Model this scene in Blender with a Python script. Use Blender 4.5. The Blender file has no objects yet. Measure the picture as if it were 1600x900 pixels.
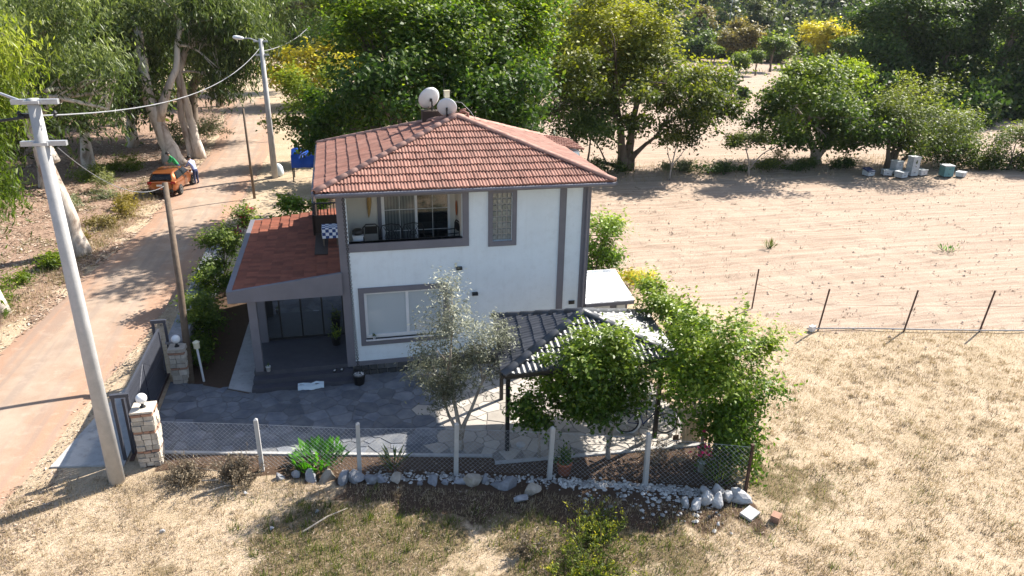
import bpy, bmesh, math, random
import numpy as np
from mathutils import Vector, Matrix, noise as mnoise
R_ = math.radians
random.seed(7); rng = np.random.default_rng(11)
S = bpy.context.scene
COL = S.collection

# ------------------------------------------------------------------ camera
cd = bpy.data.cameras.new('camera'); cam = bpy.data.objects.new('camera', cd); COL.objects.link(cam); S.camera = cam
PI_, RO_, YA_ = R_(21.691), R_(.9614), R_(13.457)
fwd = Vector((math.sin(YA_)*math.cos(PI_), math.cos(YA_)*math.cos(PI_), -math.sin(PI_)))
rt = Vector((math.cos(YA_), -math.sin(YA_), 0)); up = rt.cross(fwd)
r2 = rt*math.cos(RO_) + up*math.sin(RO_); u2 = up*math.cos(RO_) - rt*math.sin(RO_)
m = Matrix((r2, u2, -fwd)).transposed().to_4x4(); m.translation = (.2234, -21.273, 11.34)
cam.matrix_world = m
cd.sensor_width = 36; cd.lens = 1139.3/1600*36; cd.clip_end = 3000; cd.clip_start = .1

# ------------------------------------------------------------------ light
SUN_AZ = math.atan2(1.0, .5); SUN_EL = math.atan(1/1.118)
wd = bpy.data.worlds.new('World'); S.world = wd; wd.use_nodes = True
nt = wd.node_tree; bg = nt.nodes['Background']
sky = nt.nodes.new('ShaderNodeTexSky'); sky.sky_type = 'NISHITA'; sky.sun_disc = False
sky.sun_elevation = SUN_EL; sky.sun_rotation = SUN_AZ; sky.altitude = 100; sky.air_density = 1.0; sky.dust_density = 1.2; sky.ozone_density = 1
nt.links.new(sky.outputs[0], bg.inputs[0]); bg.inputs[1].default_value = .095
ld = bpy.data.lights.new('sun', 'SUN'); sun = bpy.data.objects.new('sun', ld); COL.objects.link(sun)
ld.energy = 5.0; ld.angle = R_(.55); ld.color = (1, .94, .84)
sd = Vector((math.sin(SUN_AZ)*math.cos(SUN_EL), math.cos(SUN_AZ)*math.cos(SUN_EL), math.sin(SUN_EL)))
sun.rotation_euler = sd.to_track_quat('Z', 'Y').to_euler(); sun.location = (30, 20, 60)
vs = S.view_settings; vs.view_transform = 'Standard'; vs.look = 'None'; vs.gamma = 1; vs.use_curve_mapping = False
vs.exposure = 1.25

# ------------------------------------------------------------------ materials
def sRGB(r, g, b): return tuple((c/255/12.92 if c/255 <= .04045 else ((c/255+.055)/1.055)**2.4) for c in (r, g, b))
def ramp(nt, fac, stops, interp='LINEAR'):
    n = nt.nodes.new('ShaderNodeValToRGB'); n.color_ramp.interpolation = interp
    el = n.color_ramp.elements
    while len(el) < len(stops): el.new(.5)
    for e, (p, c) in zip(el, stops): e.position = p; e.color = (*c, 1) if len(c) == 3 else c
    nt.links.new(fac, n.inputs[0]); return n.outputs[0]
def noise(nt, scale, detail=3, rough=.55, vec=None, dist=0):
    n = nt.nodes.new('ShaderNodeTexNoise'); n.inputs['Scale'].default_value = scale; n.inputs['Detail'].default_value = detail
    n.inputs['Roughness'].default_value = rough; n.inputs['Distortion'].default_value = dist
    if vec is not None: nt.links.new(vec, n.inputs['Vector'])
    return n.outputs['Fac']
def mixc(nt, fac, a, b, mode='MIX'):
    n = nt.nodes.new('ShaderNodeMix'); n.data_type = 'RGBA'; n.blend_type = mode
    for s, v in ((n.inputs['Factor'], fac), (n.inputs['A'], a), (n.inputs['B'], b)):
        if hasattr(v, 'is_linked'): nt.links.new(v, s)
        elif isinstance(v, (int, float)): s.default_value = v
        else: s.default_value = (*v, 1)
    return n.outputs['Result']
def mth(nt, op, a, b=None, clamp=False):
    n = nt.nodes.new('ShaderNodeMath'); n.operation = op; n.use_clamp = clamp
    for i, v in enumerate((a, b)):
        if v is None: continue
        if hasattr(v, 'is_linked'): nt.links.new(v, n.inputs[i])
        else: n.inputs[i].default_value = v
    return n.outputs[0]
def geo_pos(nt): return nt.nodes.new('ShaderNodeNewGeometry').outputs['Position']
def attr(nt, name):
    n = nt.nodes.new('ShaderNodeAttribute'); n.attribute_name = name; return n.outputs['Fac']
def rnd_piece(nt):
    a = nt.nodes.new('ShaderNodeObjectInfo').outputs['Random']; b = nt.nodes.new('ShaderNodeNewGeometry').outputs['Random Per Island']
    return mth(nt, 'FRACT', mth(nt, 'ADD', a, b))
def newmat(name):
    M = bpy.data.materials.new(name); M.use_nodes = True; return M, M.node_tree, M.node_tree.nodes['Principled BSDF']
def bump(nt, bs, h, strength=.3, dist=.02):
    b = nt.nodes.new('ShaderNodeBump'); b.inputs['Strength'].default_value = strength; b.inputs['Distance'].default_value = dist
    nt.links.new(h, b.inputs['Height']); nt.links.new(b.outputs[0], bs.inputs['Normal'])
def pm(name, c1, c2=None, scale=4, rough=.7, metal=0, spec=.4, bmp=0, bscale=None, piece=0, dirt=0, dist=.02, coat=0):
    """surface with two noise-mixed tones, optional per-piece variation and dirt"""
    M, nt, bs = newmat(name); c2 = c2 or tuple(c*.8 for c in c1)
    pos = geo_pos(nt)
    f = ramp(nt, noise(nt, scale, 5, .6, pos), [(.32, (0, 0, 0)), (.68, (1, 1, 1))])
    col = mixc(nt, f, c1, c2)
    if piece:
        col = mixc(nt, 1.0, col, ramp(nt, rnd_piece(nt), [(0, (1-piece,)*3), (1, (1+piece,)*3)]), 'MULTIPLY')
    if dirt:
        d = ramp(nt, noise(nt, scale*3.1, 6, .7, pos), [(.5, (0, 0, 0)), (.75, (dirt,)*3)])
        col = mixc(nt, d, col, (.12, .1, .08))
    nt.links.new(col, bs.inputs['Base Color'])
    bs.inputs['Roughness'].default_value = rough; bs.inputs['Metallic'].default_value = metal; bs.inputs['Specular IOR Level'].default_value = spec
    bs.inputs['Coat Weight'].default_value = coat
    if bmp: bump(nt, bs, noise(nt, bscale or scale*6, 6, .65, pos), bmp, dist)
    return M
MT = {}
MT['wall'] = pm('white_stucco', (.70, .77, .82), (.65, .715, .76), 1.2, .85, bmp=.25, bscale=60, dirt=.12, dist=.006)
def streaks(M):
    nt = M.node_tree; bs = nt.nodes['Principled BSDF']; c = bs.inputs['Base Color'].links[0].from_socket
    mp = nt.nodes.new('ShaderNodeMapping'); mp.inputs['Scale'].default_value = (1, 1, .07); nt.links.new(geo_pos(nt), mp.inputs[0])
    f = ramp(nt, noise(nt, 4.5, 5, .7, mp.outputs[0]), [(.52, (0,0,0)), (.74, (.2,)*3)])
    c = mixc(nt, f, c, (.46, .49, .51)); f2 = ramp(nt, noise(nt, .9, 4, .6, geo_pos(nt)), [(.5, (0,0,0)), (.75, (.25,)*3)])
    nt.links.new(mixc(nt, f2, c, (.58, .62, .65)), bs.inputs['Base Color'])
streaks(MT['wall'])
MT['wallin'] = pm('cream_stucco', (.62, .59, .53), (.56, .53, .47), 2, .85)
MT['trim'] = pm('grey_trim', (.165, .16, .185), (.14, .138, .16), 2, .6, bmp=.1, bscale=40, dist=.004)
MT['step'] = pm('charcoal_step', (.075, .075, .09), (.055, .055, .068), 3, .55)
MT['white'] = pm('white_frame', (.7, .71, .72), (.64, .65, .66), 4, .4)
MT['rooftile'] = pm('faded_clay_tile', (.315, .16, .122), (.225, .10, .073), 2.0, .8, bmp=.35, bscale=45, piece=.18, dirt=.42, dist=.008)
MT['ridgetile'] = pm('ridge_clay_tile', (.41, .25, .2), (.32, .17, .135), 5, .85, bmp=.3, bscale=40, piece=.15, dirt=.45, dist=.01)
MT['porchtile'] = pm('red_clay_tile', (.27, .088, .048), (.20, .062, .036), 3, .75, bmp=.3, bscale=50, piece=.22, dirt=.25, dist=.006)
MT['underlay'] = pm('roof_underlay', (.09, .05, .04), (.05, .03, .03), 3, .9)
MT['darktile'] = pm('charcoal_tile', (.062, .066, .078), (.045, .048, .056), 4, .4, spec=.5, piece=.15, bmp=.15, bscale=50, dist=.005)
MT['palegrey'] = pm('pale_grey_tile', (.66, .66, .67), (.58, .58, .6), 4, .5, piece=.08)
MT['leanwhite'] = pm('white_roof_tile', (.78, .78, .78), (.72, .72, .72), 3, .5, piece=.04)
MT['black'] = pm('black_metal', (.02, .02, .022), (.03, .03, .03), 6, .45, metal=.3)
MT['iron'] = pm('wrought_iron', (.012, .012, .014), (.02, .018, .018), 8, .5, metal=.4)
MT['steelgate'] = pm('gate_paint', (.075, .08, .10), (.06, .065, .085), 3, .42, metal=.2)
MT['concrete'] = pm('pole_concrete', (.47, .46, .45), (.39, .385, .38), 3, .85, bmp=.35, bscale=30, dirt=.15, dist=.008)
MT['apron'] = pm('apron_concrete', (.44, .43, .42), (.35, .345, .34), 1.6, .9, bmp=.3, bscale=25, dirt=.45, dist=.01)
def groutmat():
    M, nt, bs = newmat('patio_grout'); pos = geo_pos(nt); sx = nt.nodes.new('ShaderNodeSeparateXYZ'); nt.links.new(pos, sx.inputs[0])
    f = ramp(nt, mth(nt, 'MULTIPLY', mth(nt, 'ADD', sx.outputs[0], 0.), .1), [(.2, (.185,.19,.20)), (.27, (.36,.325,.285))])
    nt.links.new(mixc(nt, noise(nt, 6, 5, .7, pos), f, (.10,.10,.105)), bs.inputs['Base Color']); bs.inputs['Roughness'].default_value = .95; return M
MT['grout'] = groutmat()
MT['slate'] = pm('slate_flag', (.095, .107, .135), (.19, .197, .21), 2.2, .75, bmp=.4, bscale=18, piece=.25, dirt=.35)
MT['sandflag'] = pm('sandstone_flag', (.44, .40, .355), (.36, .325, .29), 2.5, .85, bmp=.3, bscale=20, piece=.2, dirt=.15)
MT['plinth'] = pm('dark_plinth_stone', (.055, .058, .065), (.09, .085, .08), 4, .8, bmp=.6, bscale=14, piece=.4)
MT['rocktan'] = pm('tan_rock', (.42, .37, .31), (.26, .22, .18), 5, .9, bmp=.8, bscale=16, piece=.25, dirt=.3)
MT['rock'] = pm('limestone_rock', (.33, .33, .35), (.19, .195, .215), 5, .9, bmp=.8, bscale=16, piece=.25, dirt=.4)
MT['rockw'] = pm('white_rock', (.52, .51, .50), (.36, .36, .37), 6, .9, bmp=.7, bscale=16, piece=.15, dirt=.2)
MT['pebble'] = pm('white_pebble', (.52, .50, .47), (.33, .31, .29), 5, .85, piece=.5, dirt=.4)
MT['pillarstone'] = pm('pillar_stone', (.58, .53, .46), (.42, .37, .31), 6, .9, bmp=.7, bscale=20, piece=.22, dirt=.2)
MT['mortar'] = pm('mortar', (.36, .34, .31), (.28, .265, .24), 8, .95, bmp=.5, bscale=30)
MT['brick'] = pm('red_brick', (.40, .24, .17), (.33, .18, .12), 8, .9, bmp=.5, bscale=30, piece=.2)
MT['wood'] = pm('weathered_wood', (.17, .125, .09), (.11, .08, .058), 6, .85, bmp=.5, bscale=20)
MT['palewood'] = pm('pale_wood', (.5, .4, .28), (.4, .3, .2), 6, .8)
MT['darkwood'] = pm('dark_wood', (.05, .03, .022), (.035, .022, .016), 5, .7)
MT['dish'] = pm('dish_paint', (.62, .63, .64), (.55, .56, .57), 3, .45)
MT['ivory'] = pm('ivory_plastic', (.72, .66, .48), (.66, .6, .42), 3, .5)
MT['terracotta'] = pm('terracotta', (.45, .14, .06), (.36, .10, .045), 6, .75)
MT['potblack'] = pm('black_plastic', (.02, .02, .022), (.03, .03, .03), 6, .5)
MT['clothwhite'] = pm('pale_cloth', (.6, .68, .72), (.5, .58, .63), 5, .9)
MT['tarp'] = pm('blue_tarp', (.01, .08, .45), (.01, .06, .34), 3, .45)
MT['carpaint'] = pm('copper_car_paint', (.34, .105, .03), (.32, .10, .028), 3, .3, metal=.55, coat=.8)
MT['tyre'] = pm('rubber', (.02, .02, .02), (.03, .03, .03), 8, .85)
MT['rim'] = pm('alloy_rim', (.55, .55, .57), (.45, .45, .47), 8, .3, metal=.8)
MT['redlamp'] = pm('red_lens', (.3, .01, .01), (.25, .01, .01), 8, .25)
MT['skin'] = pm('skin', (.42, .25, .17), (.4, .23, .16), 8, .6)
MT['shirt'] = pm('lavender_shirt', (.42, .47, .72), (.36, .42, .68), 6, .85)
MT['jeans'] = pm('navy_jeans', (.035, .05, .13), (.03, .04, .1), 8, .9)
MT['greenshirt'] = pm('green_shirt', (.02, .28, .09), (.015, .22, .07), 6, .85)
MT['hair'] = pm('dark_hair', (.015, .012, .01), (.02, .015, .012), 20, .6)
MT['eye'] = pm('eye_white', (.7, .7, .68), (.65, .65, .62), 20, .3)
MT['oval'] = pm('orange_wood', (.42, .14, .045), (.3, .09, .03), 14, .6)
MT['straw'] = pm('dried_straw', (.45, .3, .12), (.3, .19, .07), 20, .9)
MT['rust'] = pm('rusty_steel', (.09, .045, .032), (.055, .035, .03), 12, .8, metal=.2)
MT['wire'] = pm('galvanised_wire', (.5, .51, .53), (.4, .41, .43), 10, .45, metal=.5)
MT['cable'] = pm('grey_cable', (.3, .3, .31), (.24, .24, .25), 4, .5)
MT['hive'] = pm('hive_paint', (.56, .59, .62), (.44, .47, .5), 5, .7, dirt=.6)
MT['hiveteal'] = pm('teal_paint', (.12, .28, .3), (.1, .22, .24), 5, .7)
MT['pink'] = pm('pink_petals', (.72, .03, .16), (.6, .02, .12), 20, .7)
MT['glasslens'] = pm('frosted_globe', (.82, .83, .84), (.78, .79, .8), 4, .25)
def glassmat(name, tint, rough=.04, base=None):
    M, nt, bs = newmat(name); bs.inputs['Base Color'].default_value = (*tint, 1); bs.inputs['Roughness'].default_value = rough
    bs.inputs['Specular IOR Level'].default_value = 1; bs.inputs['IOR'].default_value = 1.9; bs.inputs['Coat Weight'].default_value = .6; bs.inputs['Coat Roughness'].default_value = .02
    return M
MT['glass'] = glassmat('dark_glazing', (.012, .016, .018)); MT['glass'].node_tree.nodes['Principled BSDF'].inputs['IOR'].default_value = 1.45
MT['porchglass'] = glassmat('porch_glazing', (.02, .022, .02)); MT['porchglass'].node_tree.nodes['Principled BSDF'].inputs['IOR'].default_value = 2.4
MT['carglass'] = pm('car_glass', (.012, .012, .014), (.01, .01, .012), 3, .18, spec=.35)
MT['block'] = pm('glass_block_face', (.3, .3, .27), (.2, .21, .2), 9, .12, spec=.8, piece=.15)
MT['blind'] = pm('net_curtain', (.34, .38, .40), (.30, .335, .355), 2, .6)
def winmat():
    M, nt, bs = newmat('curtained_pane'); bs.inputs['Base Color'].default_value = (.42, .47, .50, 1); bs.inputs['Roughness'].default_value = .5
    bs.inputs['Coat Weight'].default_value = 1; bs.inputs['Coat Roughness'].default_value = .02
    return M
MT['winpane'] = winmat()
def doorpane():
    M, nt, bs = newmat('curtained_door_pane')
    w = nt.nodes.new('ShaderNodeTexWave'); w.inputs['Scale'].default_value = 3.2; w.inputs['Distortion'].default_value = 1.2; w.bands_direction = 'X'
    nt.links.new(geo_pos(nt), w.inputs['Vector'])
    nt.links.new(ramp(nt, w.outputs['Fac'], [(0, (.05, .06, .062)), (1, (.13, .15, .15))]), bs.inputs['Base Color'])
    bs.inputs['Roughness'].default_value = .6; bs.inputs['Coat Weight'].default_value = 1; bs.inputs['Coat Roughness'].default_value = .02
    return M
MT['doorpane'] = doorpane()
def checkcloth():
    M, nt, bs = newmat('blue_checked_cloth')
    c = nt.nodes.new('ShaderNodeTexChecker'); c.inputs['Scale'].default_value = 9; nt.links.new(geo_pos(nt), c.inputs['Vector'])
    c.inputs[1].default_value = (.75, .78, .82, 1); c.inputs[2].default_value = (.03, .06, .2, 1)
    nt.links.new(c.outputs[0], bs.inputs['Base Color']); bs.inputs['Roughness'].default_value = .9; return M
MT['check'] = checkcloth()
DEEP = {'walnut_leaf','ash_leaf','fig_leaf','bushy_leaf','eucalyptus_leaf','citrus_leaf','shrub_leaf','hillside_leaf','bright_eucalyptus_leaf','olive_leaf'}
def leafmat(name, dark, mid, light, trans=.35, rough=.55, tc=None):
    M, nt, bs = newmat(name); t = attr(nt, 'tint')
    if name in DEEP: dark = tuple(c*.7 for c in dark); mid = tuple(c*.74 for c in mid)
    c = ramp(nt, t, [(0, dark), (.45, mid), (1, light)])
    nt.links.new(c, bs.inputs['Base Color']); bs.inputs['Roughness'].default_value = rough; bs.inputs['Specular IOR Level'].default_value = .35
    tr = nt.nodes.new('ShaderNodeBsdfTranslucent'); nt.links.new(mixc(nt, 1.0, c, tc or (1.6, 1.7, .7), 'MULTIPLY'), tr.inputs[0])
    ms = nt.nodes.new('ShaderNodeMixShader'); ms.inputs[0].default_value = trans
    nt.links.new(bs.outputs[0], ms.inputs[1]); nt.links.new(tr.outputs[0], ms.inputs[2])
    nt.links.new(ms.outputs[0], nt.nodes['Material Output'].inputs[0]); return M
LM = {
 'walnut': leafmat('walnut_leaf', (.028, .070, .010), (.072, .145, .017), (.27, .33, .035), .42),
 'ash': leafmat('ash_leaf', (.050, .080, .014), (.125, .16, .022), (.29, .285, .03), .4),
 'fig': leafmat('fig_leaf', (.042, .09, .014), (.095, .16, .022), (.26, .31, .036), .4),
 'bushy': leafmat('bushy_leaf', (.048, .085, .016), (.105, .15, .028), (.26, .28, .045), .4),
 'yellow': leafmat('yellow_leaf', (.24, .22, .03), (.52, .45, .05), (.74, .60, .07), .45),
 'shrub': leafmat('shrub_leaf', (.050, .095, .016), (.12, .185, .026), (.28, .33, .04), .4),
 'euc': leafmat('eucalyptus_leaf', (.045, .075, .020), (.11, .16, .042), (.34, .38, .14), .36, .45, (1.3, 1.4, .7)),
 'eucbright': leafmat('bright_eucalyptus_leaf', (.09, .15, .018), (.18, .25, .03), (.33, .36, .06), .42, .45),
 'dark': leafmat('dark_leaf', (.022, .048, .012), (.055, .10, .022), (.17, .23, .045), .38),
 'olive': leafmat('olive_leaf', (.11, .125, .075), (.24, .255, .175), (.48, .49, .39), .25, .5, (1.1, 1.1, .9)),
 'citrus': leafmat('citrus_leaf', (.050, .11, .014), (.115, .20, .024), (.29, .36, .05), .42, .4),
 'pom': leafmat('lime_leaf', (.045, .095, .012), (.11, .19, .021), (.32, .385, .05), .44, .45),
 'broad': leafmat('broad_leaf', (.016, .07, .006), (.045, .17, .010), (.12, .31, .025), .4, .35),
 'haze': leafmat('hillside_leaf', (.030, .055, .028), (.075, .11, .045), (.20, .20, .065), .3),
 'greyg': leafmat('grey_green_leaf', (.08, .10, .05), (.17, .19, .10), (.30, .30, .17), .3),
 'brownish': leafmat('autumn_leaf', (.085, .07, .025), (.20, .155, .055), (.33, .26, .085), .33),
 'grass': leafmat('dry_grass_blade', (.20, .15, .085), (.43, .335, .205), (.62, .51, .36), .25, .7, (1.1, 1.05, .8)),
 'greengrass': leafmat('green_grass_blade', (.030, .050, .010), (.085, .12, .020), (.26, .27, .06), .35, .6),
 'litter': leafmat('leaf_litter', (.12, .075, .05), (.33, .235, .165), (.58, .48, .39), .1, .8, (1, 1, 1)),
 'drybush': leafmat('dry_twig', (.11, .085, .055), (.24, .19, .13), (.42, .35, .24), .15, .8, (1, 1, 1)),
 'gold': leafmat('yellow_flower_spray', (.06, .10, .012), (.20, .24, .02), (.68, .58, .02), .35, .6, (1.1, 1.1, .6)),
}
def barkmat(name, a, b, sc=3, stretch=.25):
    M, nt, bs = newmat(name)
    mp = nt.nodes.new('ShaderNodeMapping'); mp.inputs['Scale'].default_value = (1, 1, stretch); nt.links.new(geo_pos(nt), mp.inputs[0])
    n = noise(nt, sc, 6, .65, mp.outputs[0], .6)
    nt.links.new(ramp(nt, n, [(.38, b), (.56, a)]), bs.inputs['Base Color']); bs.inputs['Roughness'].default_value = .9
    bump(nt, bs, noise(nt, sc*5, 5, .6, mp.outputs[0]), .6, .03); return M
MT['bark'] = barkmat('grey_bark', (.16, .125, .095), (.08, .06, .045))
MT['barkeuc'] = barkmat('eucalyptus_bark', (.64, .57, .50), (.26, .19, .145), 1.6, .3)
MT['barkpale'] = barkmat('pale_bark', (.34, .30, .26), (.2, .17, .14), 5)

# ------------------------------------------------------------------ builders
ORG = {}
class MB:
    def __init__(s): s.v = []; s.f = []
    def add(s, vs, fs):
        b = len(s.v); s.v += [tuple(p) for p in vs]; s.f += [tuple(b+i for i in f) for f in fs]; return s
    def box(s, x0, x1, y0, y1, z0, z1):
        return s.add([(x0,y0,z0),(x1,y0,z0),(x1,y1,z0),(x0,y1,z0),(x0,y0,z1),(x1,y0,z1),(x1,y1,z1),(x0,y1,z1)],
                     [(3,2,1,0),(4,5,6,7),(0,1,5,4),(1,2,6,5),(2,3,7,6),(3,0,4,7)])
    def obox(s, c, size, rz=0, rx=0, ry=0):
        M = Matrix.Translation(c) @ Matrix.Rotation(rz,4,'Z') @ Matrix.Rotation(ry,4,'Y') @ Matrix.Rotation(rx,4,'X')
        a, b, d = (k/2 for k in size)
        vs = [M @ Vector((x,y,z)) for z in (-d,d) for x,y in ((-a,-b),(a,-b),(a,b),(-a,b))]
        return s.add(vs, [(3,2,1,0),(4,5,6,7),(0,1,5,4),(1,2,6,5),(2,3,7,6),(3,0,4,7)])
    def prism(s, poly, z0, z1, inset=0):
        n = len(poly); cx = sum(p[0] for p in poly)/n; cy = sum(p[1] for p in poly)/n
        k = 1-inset
        vs = [(x,y,z0) for x,y in poly]+[(cx+(x-cx)*k, cy+(y-cy)*k, z1) for x,y in poly]
        return s.add(vs, [tuple(range(n-1,-1,-1)), tuple(range(n,2*n))]+[(i,(i+1)%n,n+(i+1)%n,n+i) for i in range(n)])
    def tube(s, pts, rad, n=8, cap=True):
        pts = [Vector(p) for p in pts]; N = len(pts)
        if not hasattr(rad, '__len__'): rad = [rad]*N
        vs = []; ref = None
        for i, p in enumerate(pts):
            t = (pts[min(i+1,N-1)]-pts[max(i-1,0)])
            t = t.normalized() if t.length > 1e-9 else Vector((0,0,1))
            if ref is None: ref = Vector((1,0,0)) if abs(t.x) < .9 else Vector((0,1,0))
            a = (ref - t*ref.dot(t)); a = a.normalized() if a.length > 1e-6 else t.orthogonal().normalized(); ref = a; b = t.cross(a)
            vs += [p + (a*math.cos(2*math.pi*k/n)+b*math.sin(2*math.pi*k/n))*rad[i] for k in range(n)]
        fs = [(i*n+k, i*n+(k+1)%n, (i+1)*n+(k+1)%n, (i+1)*n+k) for i in range(N-1) for k in range(n)]
        if cap: fs += [tuple(range(n-1,-1,-1)), tuple(range((N-1)*n, N*n))]
        return s.add(vs, fs)
    def lathe(s, c, prof, n=16, ax=None):
        """prof: (r, h) list along axis"""
        c = Vector(c); ax = Vector(ax or (0,0,1)).normalized(); a = ax.orthogonal().normalized(); b = ax.cross(a); N = len(prof)
        vs = [c + ax*h + (a*math.cos(2*math.pi*k/n)+b*math.sin(2*math.pi*k/n))*max(r,1e-4) for r, h in prof for k in range(n)]
        fs = [(i*n+k, i*n+(k+1)%n, (i+1)*n+(k+1)%n, (i+1)*n+k) for i in range(N-1) for k in range(n)]
        return s.add(vs, fs+[tuple(range(n-1,-1,-1)), tuple(range((N-1)*n, N*n))])
    def torus(s, c, R, r, ax=(0,0,1), n=20, k=6, arc=(0,1)):
        c = Vector(c); ax = Vector(ax).normalized(); a = ax.orthogonal().normalized(); b = ax.cross(a)
        pts = [c+(a*math.cos(2*math.pi*(arc[0]+(arc[1]-arc[0])*i/n))+b*math.sin(2*math.pi*(arc[0]+(arc[1]-arc[0])*i/n)))*R for i in range(n+1)]
        return s.tube(pts, r, k, cap=False)
def mkmesh(name, v, f, mat, smooth=False):
    me = bpy.data.meshes.new(name); me.from_pydata(v, [], f); me.update()
    if mat: me.materials.append(mat if not isinstance(mat, str) else MT[mat])
    if smooth: me.polygons.foreach_set('use_smooth', [True]*len(me.polygons))
    return me
def props(o, label=None, cat=None, group=None, kind=None):
    for k, v in (('label', label), ('category', cat), ('group', group), ('kind', kind)):
        if v: o[k] = v
    return o
def thing(name, label, cat, loc=(0,0,0), group=None):
    o = bpy.data.objects.new(name, None); COL.objects.link(o); o.location = loc; o.empty_display_size = .1
    ORG[o.name] = Vector(loc); return props(o, label, cat, group)
def part(name, mb, mat, parent, smooth=False, label=None, kind=None):
    org = ORG[parent.name]
    me = mkmesh(name, [tuple(Vector(p)-org) for p in mb.v], mb.f, mat, smooth)
    o = bpy.data.objects.new(name, me); COL.objects.link(o); o.parent = parent; ORG[o.name] = org
    return props(o, label, None, None, kind)
def solo(name, mb, mat, label, cat, loc, group=None, smooth=False, kind=None):
    loc = Vector(loc); me = mkmesh(name, [tuple(Vector(p)-loc) for p in mb.v], mb.f, mat, smooth)
    o = bpy.data.objects.new(name, me); COL.objects.link(o); o.location = loc; ORG[o.name] = loc
    return props(o, label, cat, group, kind)
def struct(name, mb, mat, smooth=False):
    return solo(name, mb, mat, None, None, (0,0,0), None, smooth, 'structure')
def meshobj(name, me, parent=None, loc=(0,0,0), **k):
    o = bpy.data.objects.new(name, me); COL.objects.link(o)
    if parent: o.parent = parent
    o.location = loc; ORG[o.name] = Vector(loc) if not parent else ORG[parent.name]
    return props(o, **k)
def copytree(o, parent=None):
    c = o.copy(); COL.objects.link(c); c.parent = parent; ORG[c.name] = ORG[o.name]
    for ch in list(o.children): copytree(ch, c)
    return c
ORD = 'first second third fourth fifth sixth seventh eighth ninth tenth eleventh twelfth thirteenth fourteenth fifteenth sixteenth seventeenth eighteenth nineteenth twentieth twenty-first twenty-second twenty-third twenty-fourth twenty-fifth twenty-sixth twenty-seventh twenty-eighth twenty-ninth thirtieth'.split()

# ------------------------------------------------------------------ terrain
def sp(t, w=8.): return w*np.logaddexp(0, np.asarray(t, float)/w)
def hz(x, y):
    x = np.asarray(x, float); y = np.asarray(y, float)
    h = .26*sp(y-150-.12*x, 10) + .22*sp(x-135+.1*y, 10) + .10*sp(-x-17, 3)*(1+.6*np.tanh((y-30)/25))
    h = h*np.clip(1/(1+h/170), .45, 1)
    h -= .26*sp(-150, 10)*0
    return np.where(h < .12, 0, h-.12)
def axis(lo, hi, fine, outlo, outhi, g=1.13):
    a = list(np.arange(lo, hi+1e-6, fine)); s = fine
    while a[-1] < outhi: s = min(s*g, 22); a.append(a[-1]+s)
    s = fine
    while a[0] > outlo: s = min(s*g, 22); a.insert(0, a[0]-s)
    return np.array(a)
def smooth(a, b, t): t = np.clip((t-a)/(b-a), 0, 1); return t*t*(3-2*t)
def seg_x(pts, y): return np.interp(y, [p[1] for p in pts], [p[0] for p in pts])
ROAD_R = [(-8.9,-30),(-8.45,-10),(-8.15,-4.95),(-7.6,-.5),(-6.64,7.6),(-5.6,23.5),(-5.1,38),(-5.6,52),(-7.5,70)]
ROAD_L = [(-13.6,-30),(-12.6,-8),(-12.1,-3),(-11.4,3.8),(-10.0,18.9),(-9.45,37.6),(-10.2,52),(-12.5,70)]
gx_ = axis(-19, 27, .24, -620, 700); gy_ = axis(-17, 30, .24, -60, 900)
GX, GY = np.meshgrid(gx_, gy_)
fbm = np.vectorize(lambda x, y: mnoise.fractal(Vector((x, y, .3)), 1, 2, 3))
near = (GX > -22) & (GX < 60) & (GY < 70)
NZ = np.zeros_like(GX); NZ[near] = fbm(GX[near]*.9, GY[near]*.9)
GZ = hz(GX, GY)
fence_y = np.interp(GX, [-5, 9.6], [-3.9, -8.6])
fieldm = smooth(-.6, .4, GY - np.interp(GX, [11, 15, 17, 25, 60], [6, 3, .2, -1.3, -8]) + NZ*.5)*smooth(10.3, 12.2, GX+NZ*.8+np.clip((GY-10)*-.12, -2, 2))*smooth(60, 28, GY*0+GX*.25+10+(GY-10)*.6)
field_far = smooth(28, 34, GY)*smooth(13, 20, GX)
rx = GX*.97+GY*.24; ry = GY*.97+GX*.24
furrow = (np.sin(ry*4.4+NZ*5)*.012+NZ*.03)*fieldm*smooth(40, 26, GY)
out = smooth(.3, 1.2, fence_y-GY) + smooth(9.8, 11, GX)
GZ = GZ + NZ*.035*np.clip(out, 0, 1) - .03*np.clip(out, 0, 1) + furrow
onroad = (GX > seg_x(ROAD_L, GY)-.3) & (GX < seg_x(ROAD_R, GY)+.3) & (GY < 70)
GZ = np.where(onroad, np.minimum(GZ, 0)-.02, GZ)
lit = smooth(.6, 2.5, seg_x(ROAD_L, GY)-GX+1.2+NZ*1.5)*smooth(90, 60, GY)
soil_shade = ((GY > fence_y-.1) & (GX > -5.2) & (GX < 9.5) & (GY < 9)).astype(float)
soil_shade = np.maximum(soil_shade, smooth(1.7, .6, fence_y-GY+NZ*.8)*smooth(-2.5, .5, GX+NZ)*smooth(9.6, 9.0, GX)*(GY < fence_y))  # dark soil below the rocks, widened to paint in shade on the verge
soil_shade = np.maximum(soil_shade, smooth(1, 0, np.abs(GY-20)-9)*smooth(5, 3, np.abs(GX-2))*.6)
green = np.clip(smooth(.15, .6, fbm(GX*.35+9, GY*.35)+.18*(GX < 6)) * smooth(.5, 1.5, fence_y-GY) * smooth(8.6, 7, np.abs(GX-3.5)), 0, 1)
shade_band = smooth(.3, 1.4, fence_y-GY)*smooth(6.6, 4.2, fence_y-GY+.12*np.abs(GX-3))*smooth(-3.2, -1.2, GX+NZ)*smooth(9, 6.5, GX+NZ)  # dark grassy ground whose tone also stands in for shrub shade
green = np.maximum(green, np.clip(shade_band*(.72+.9*NZ), 0, 1))
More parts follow.
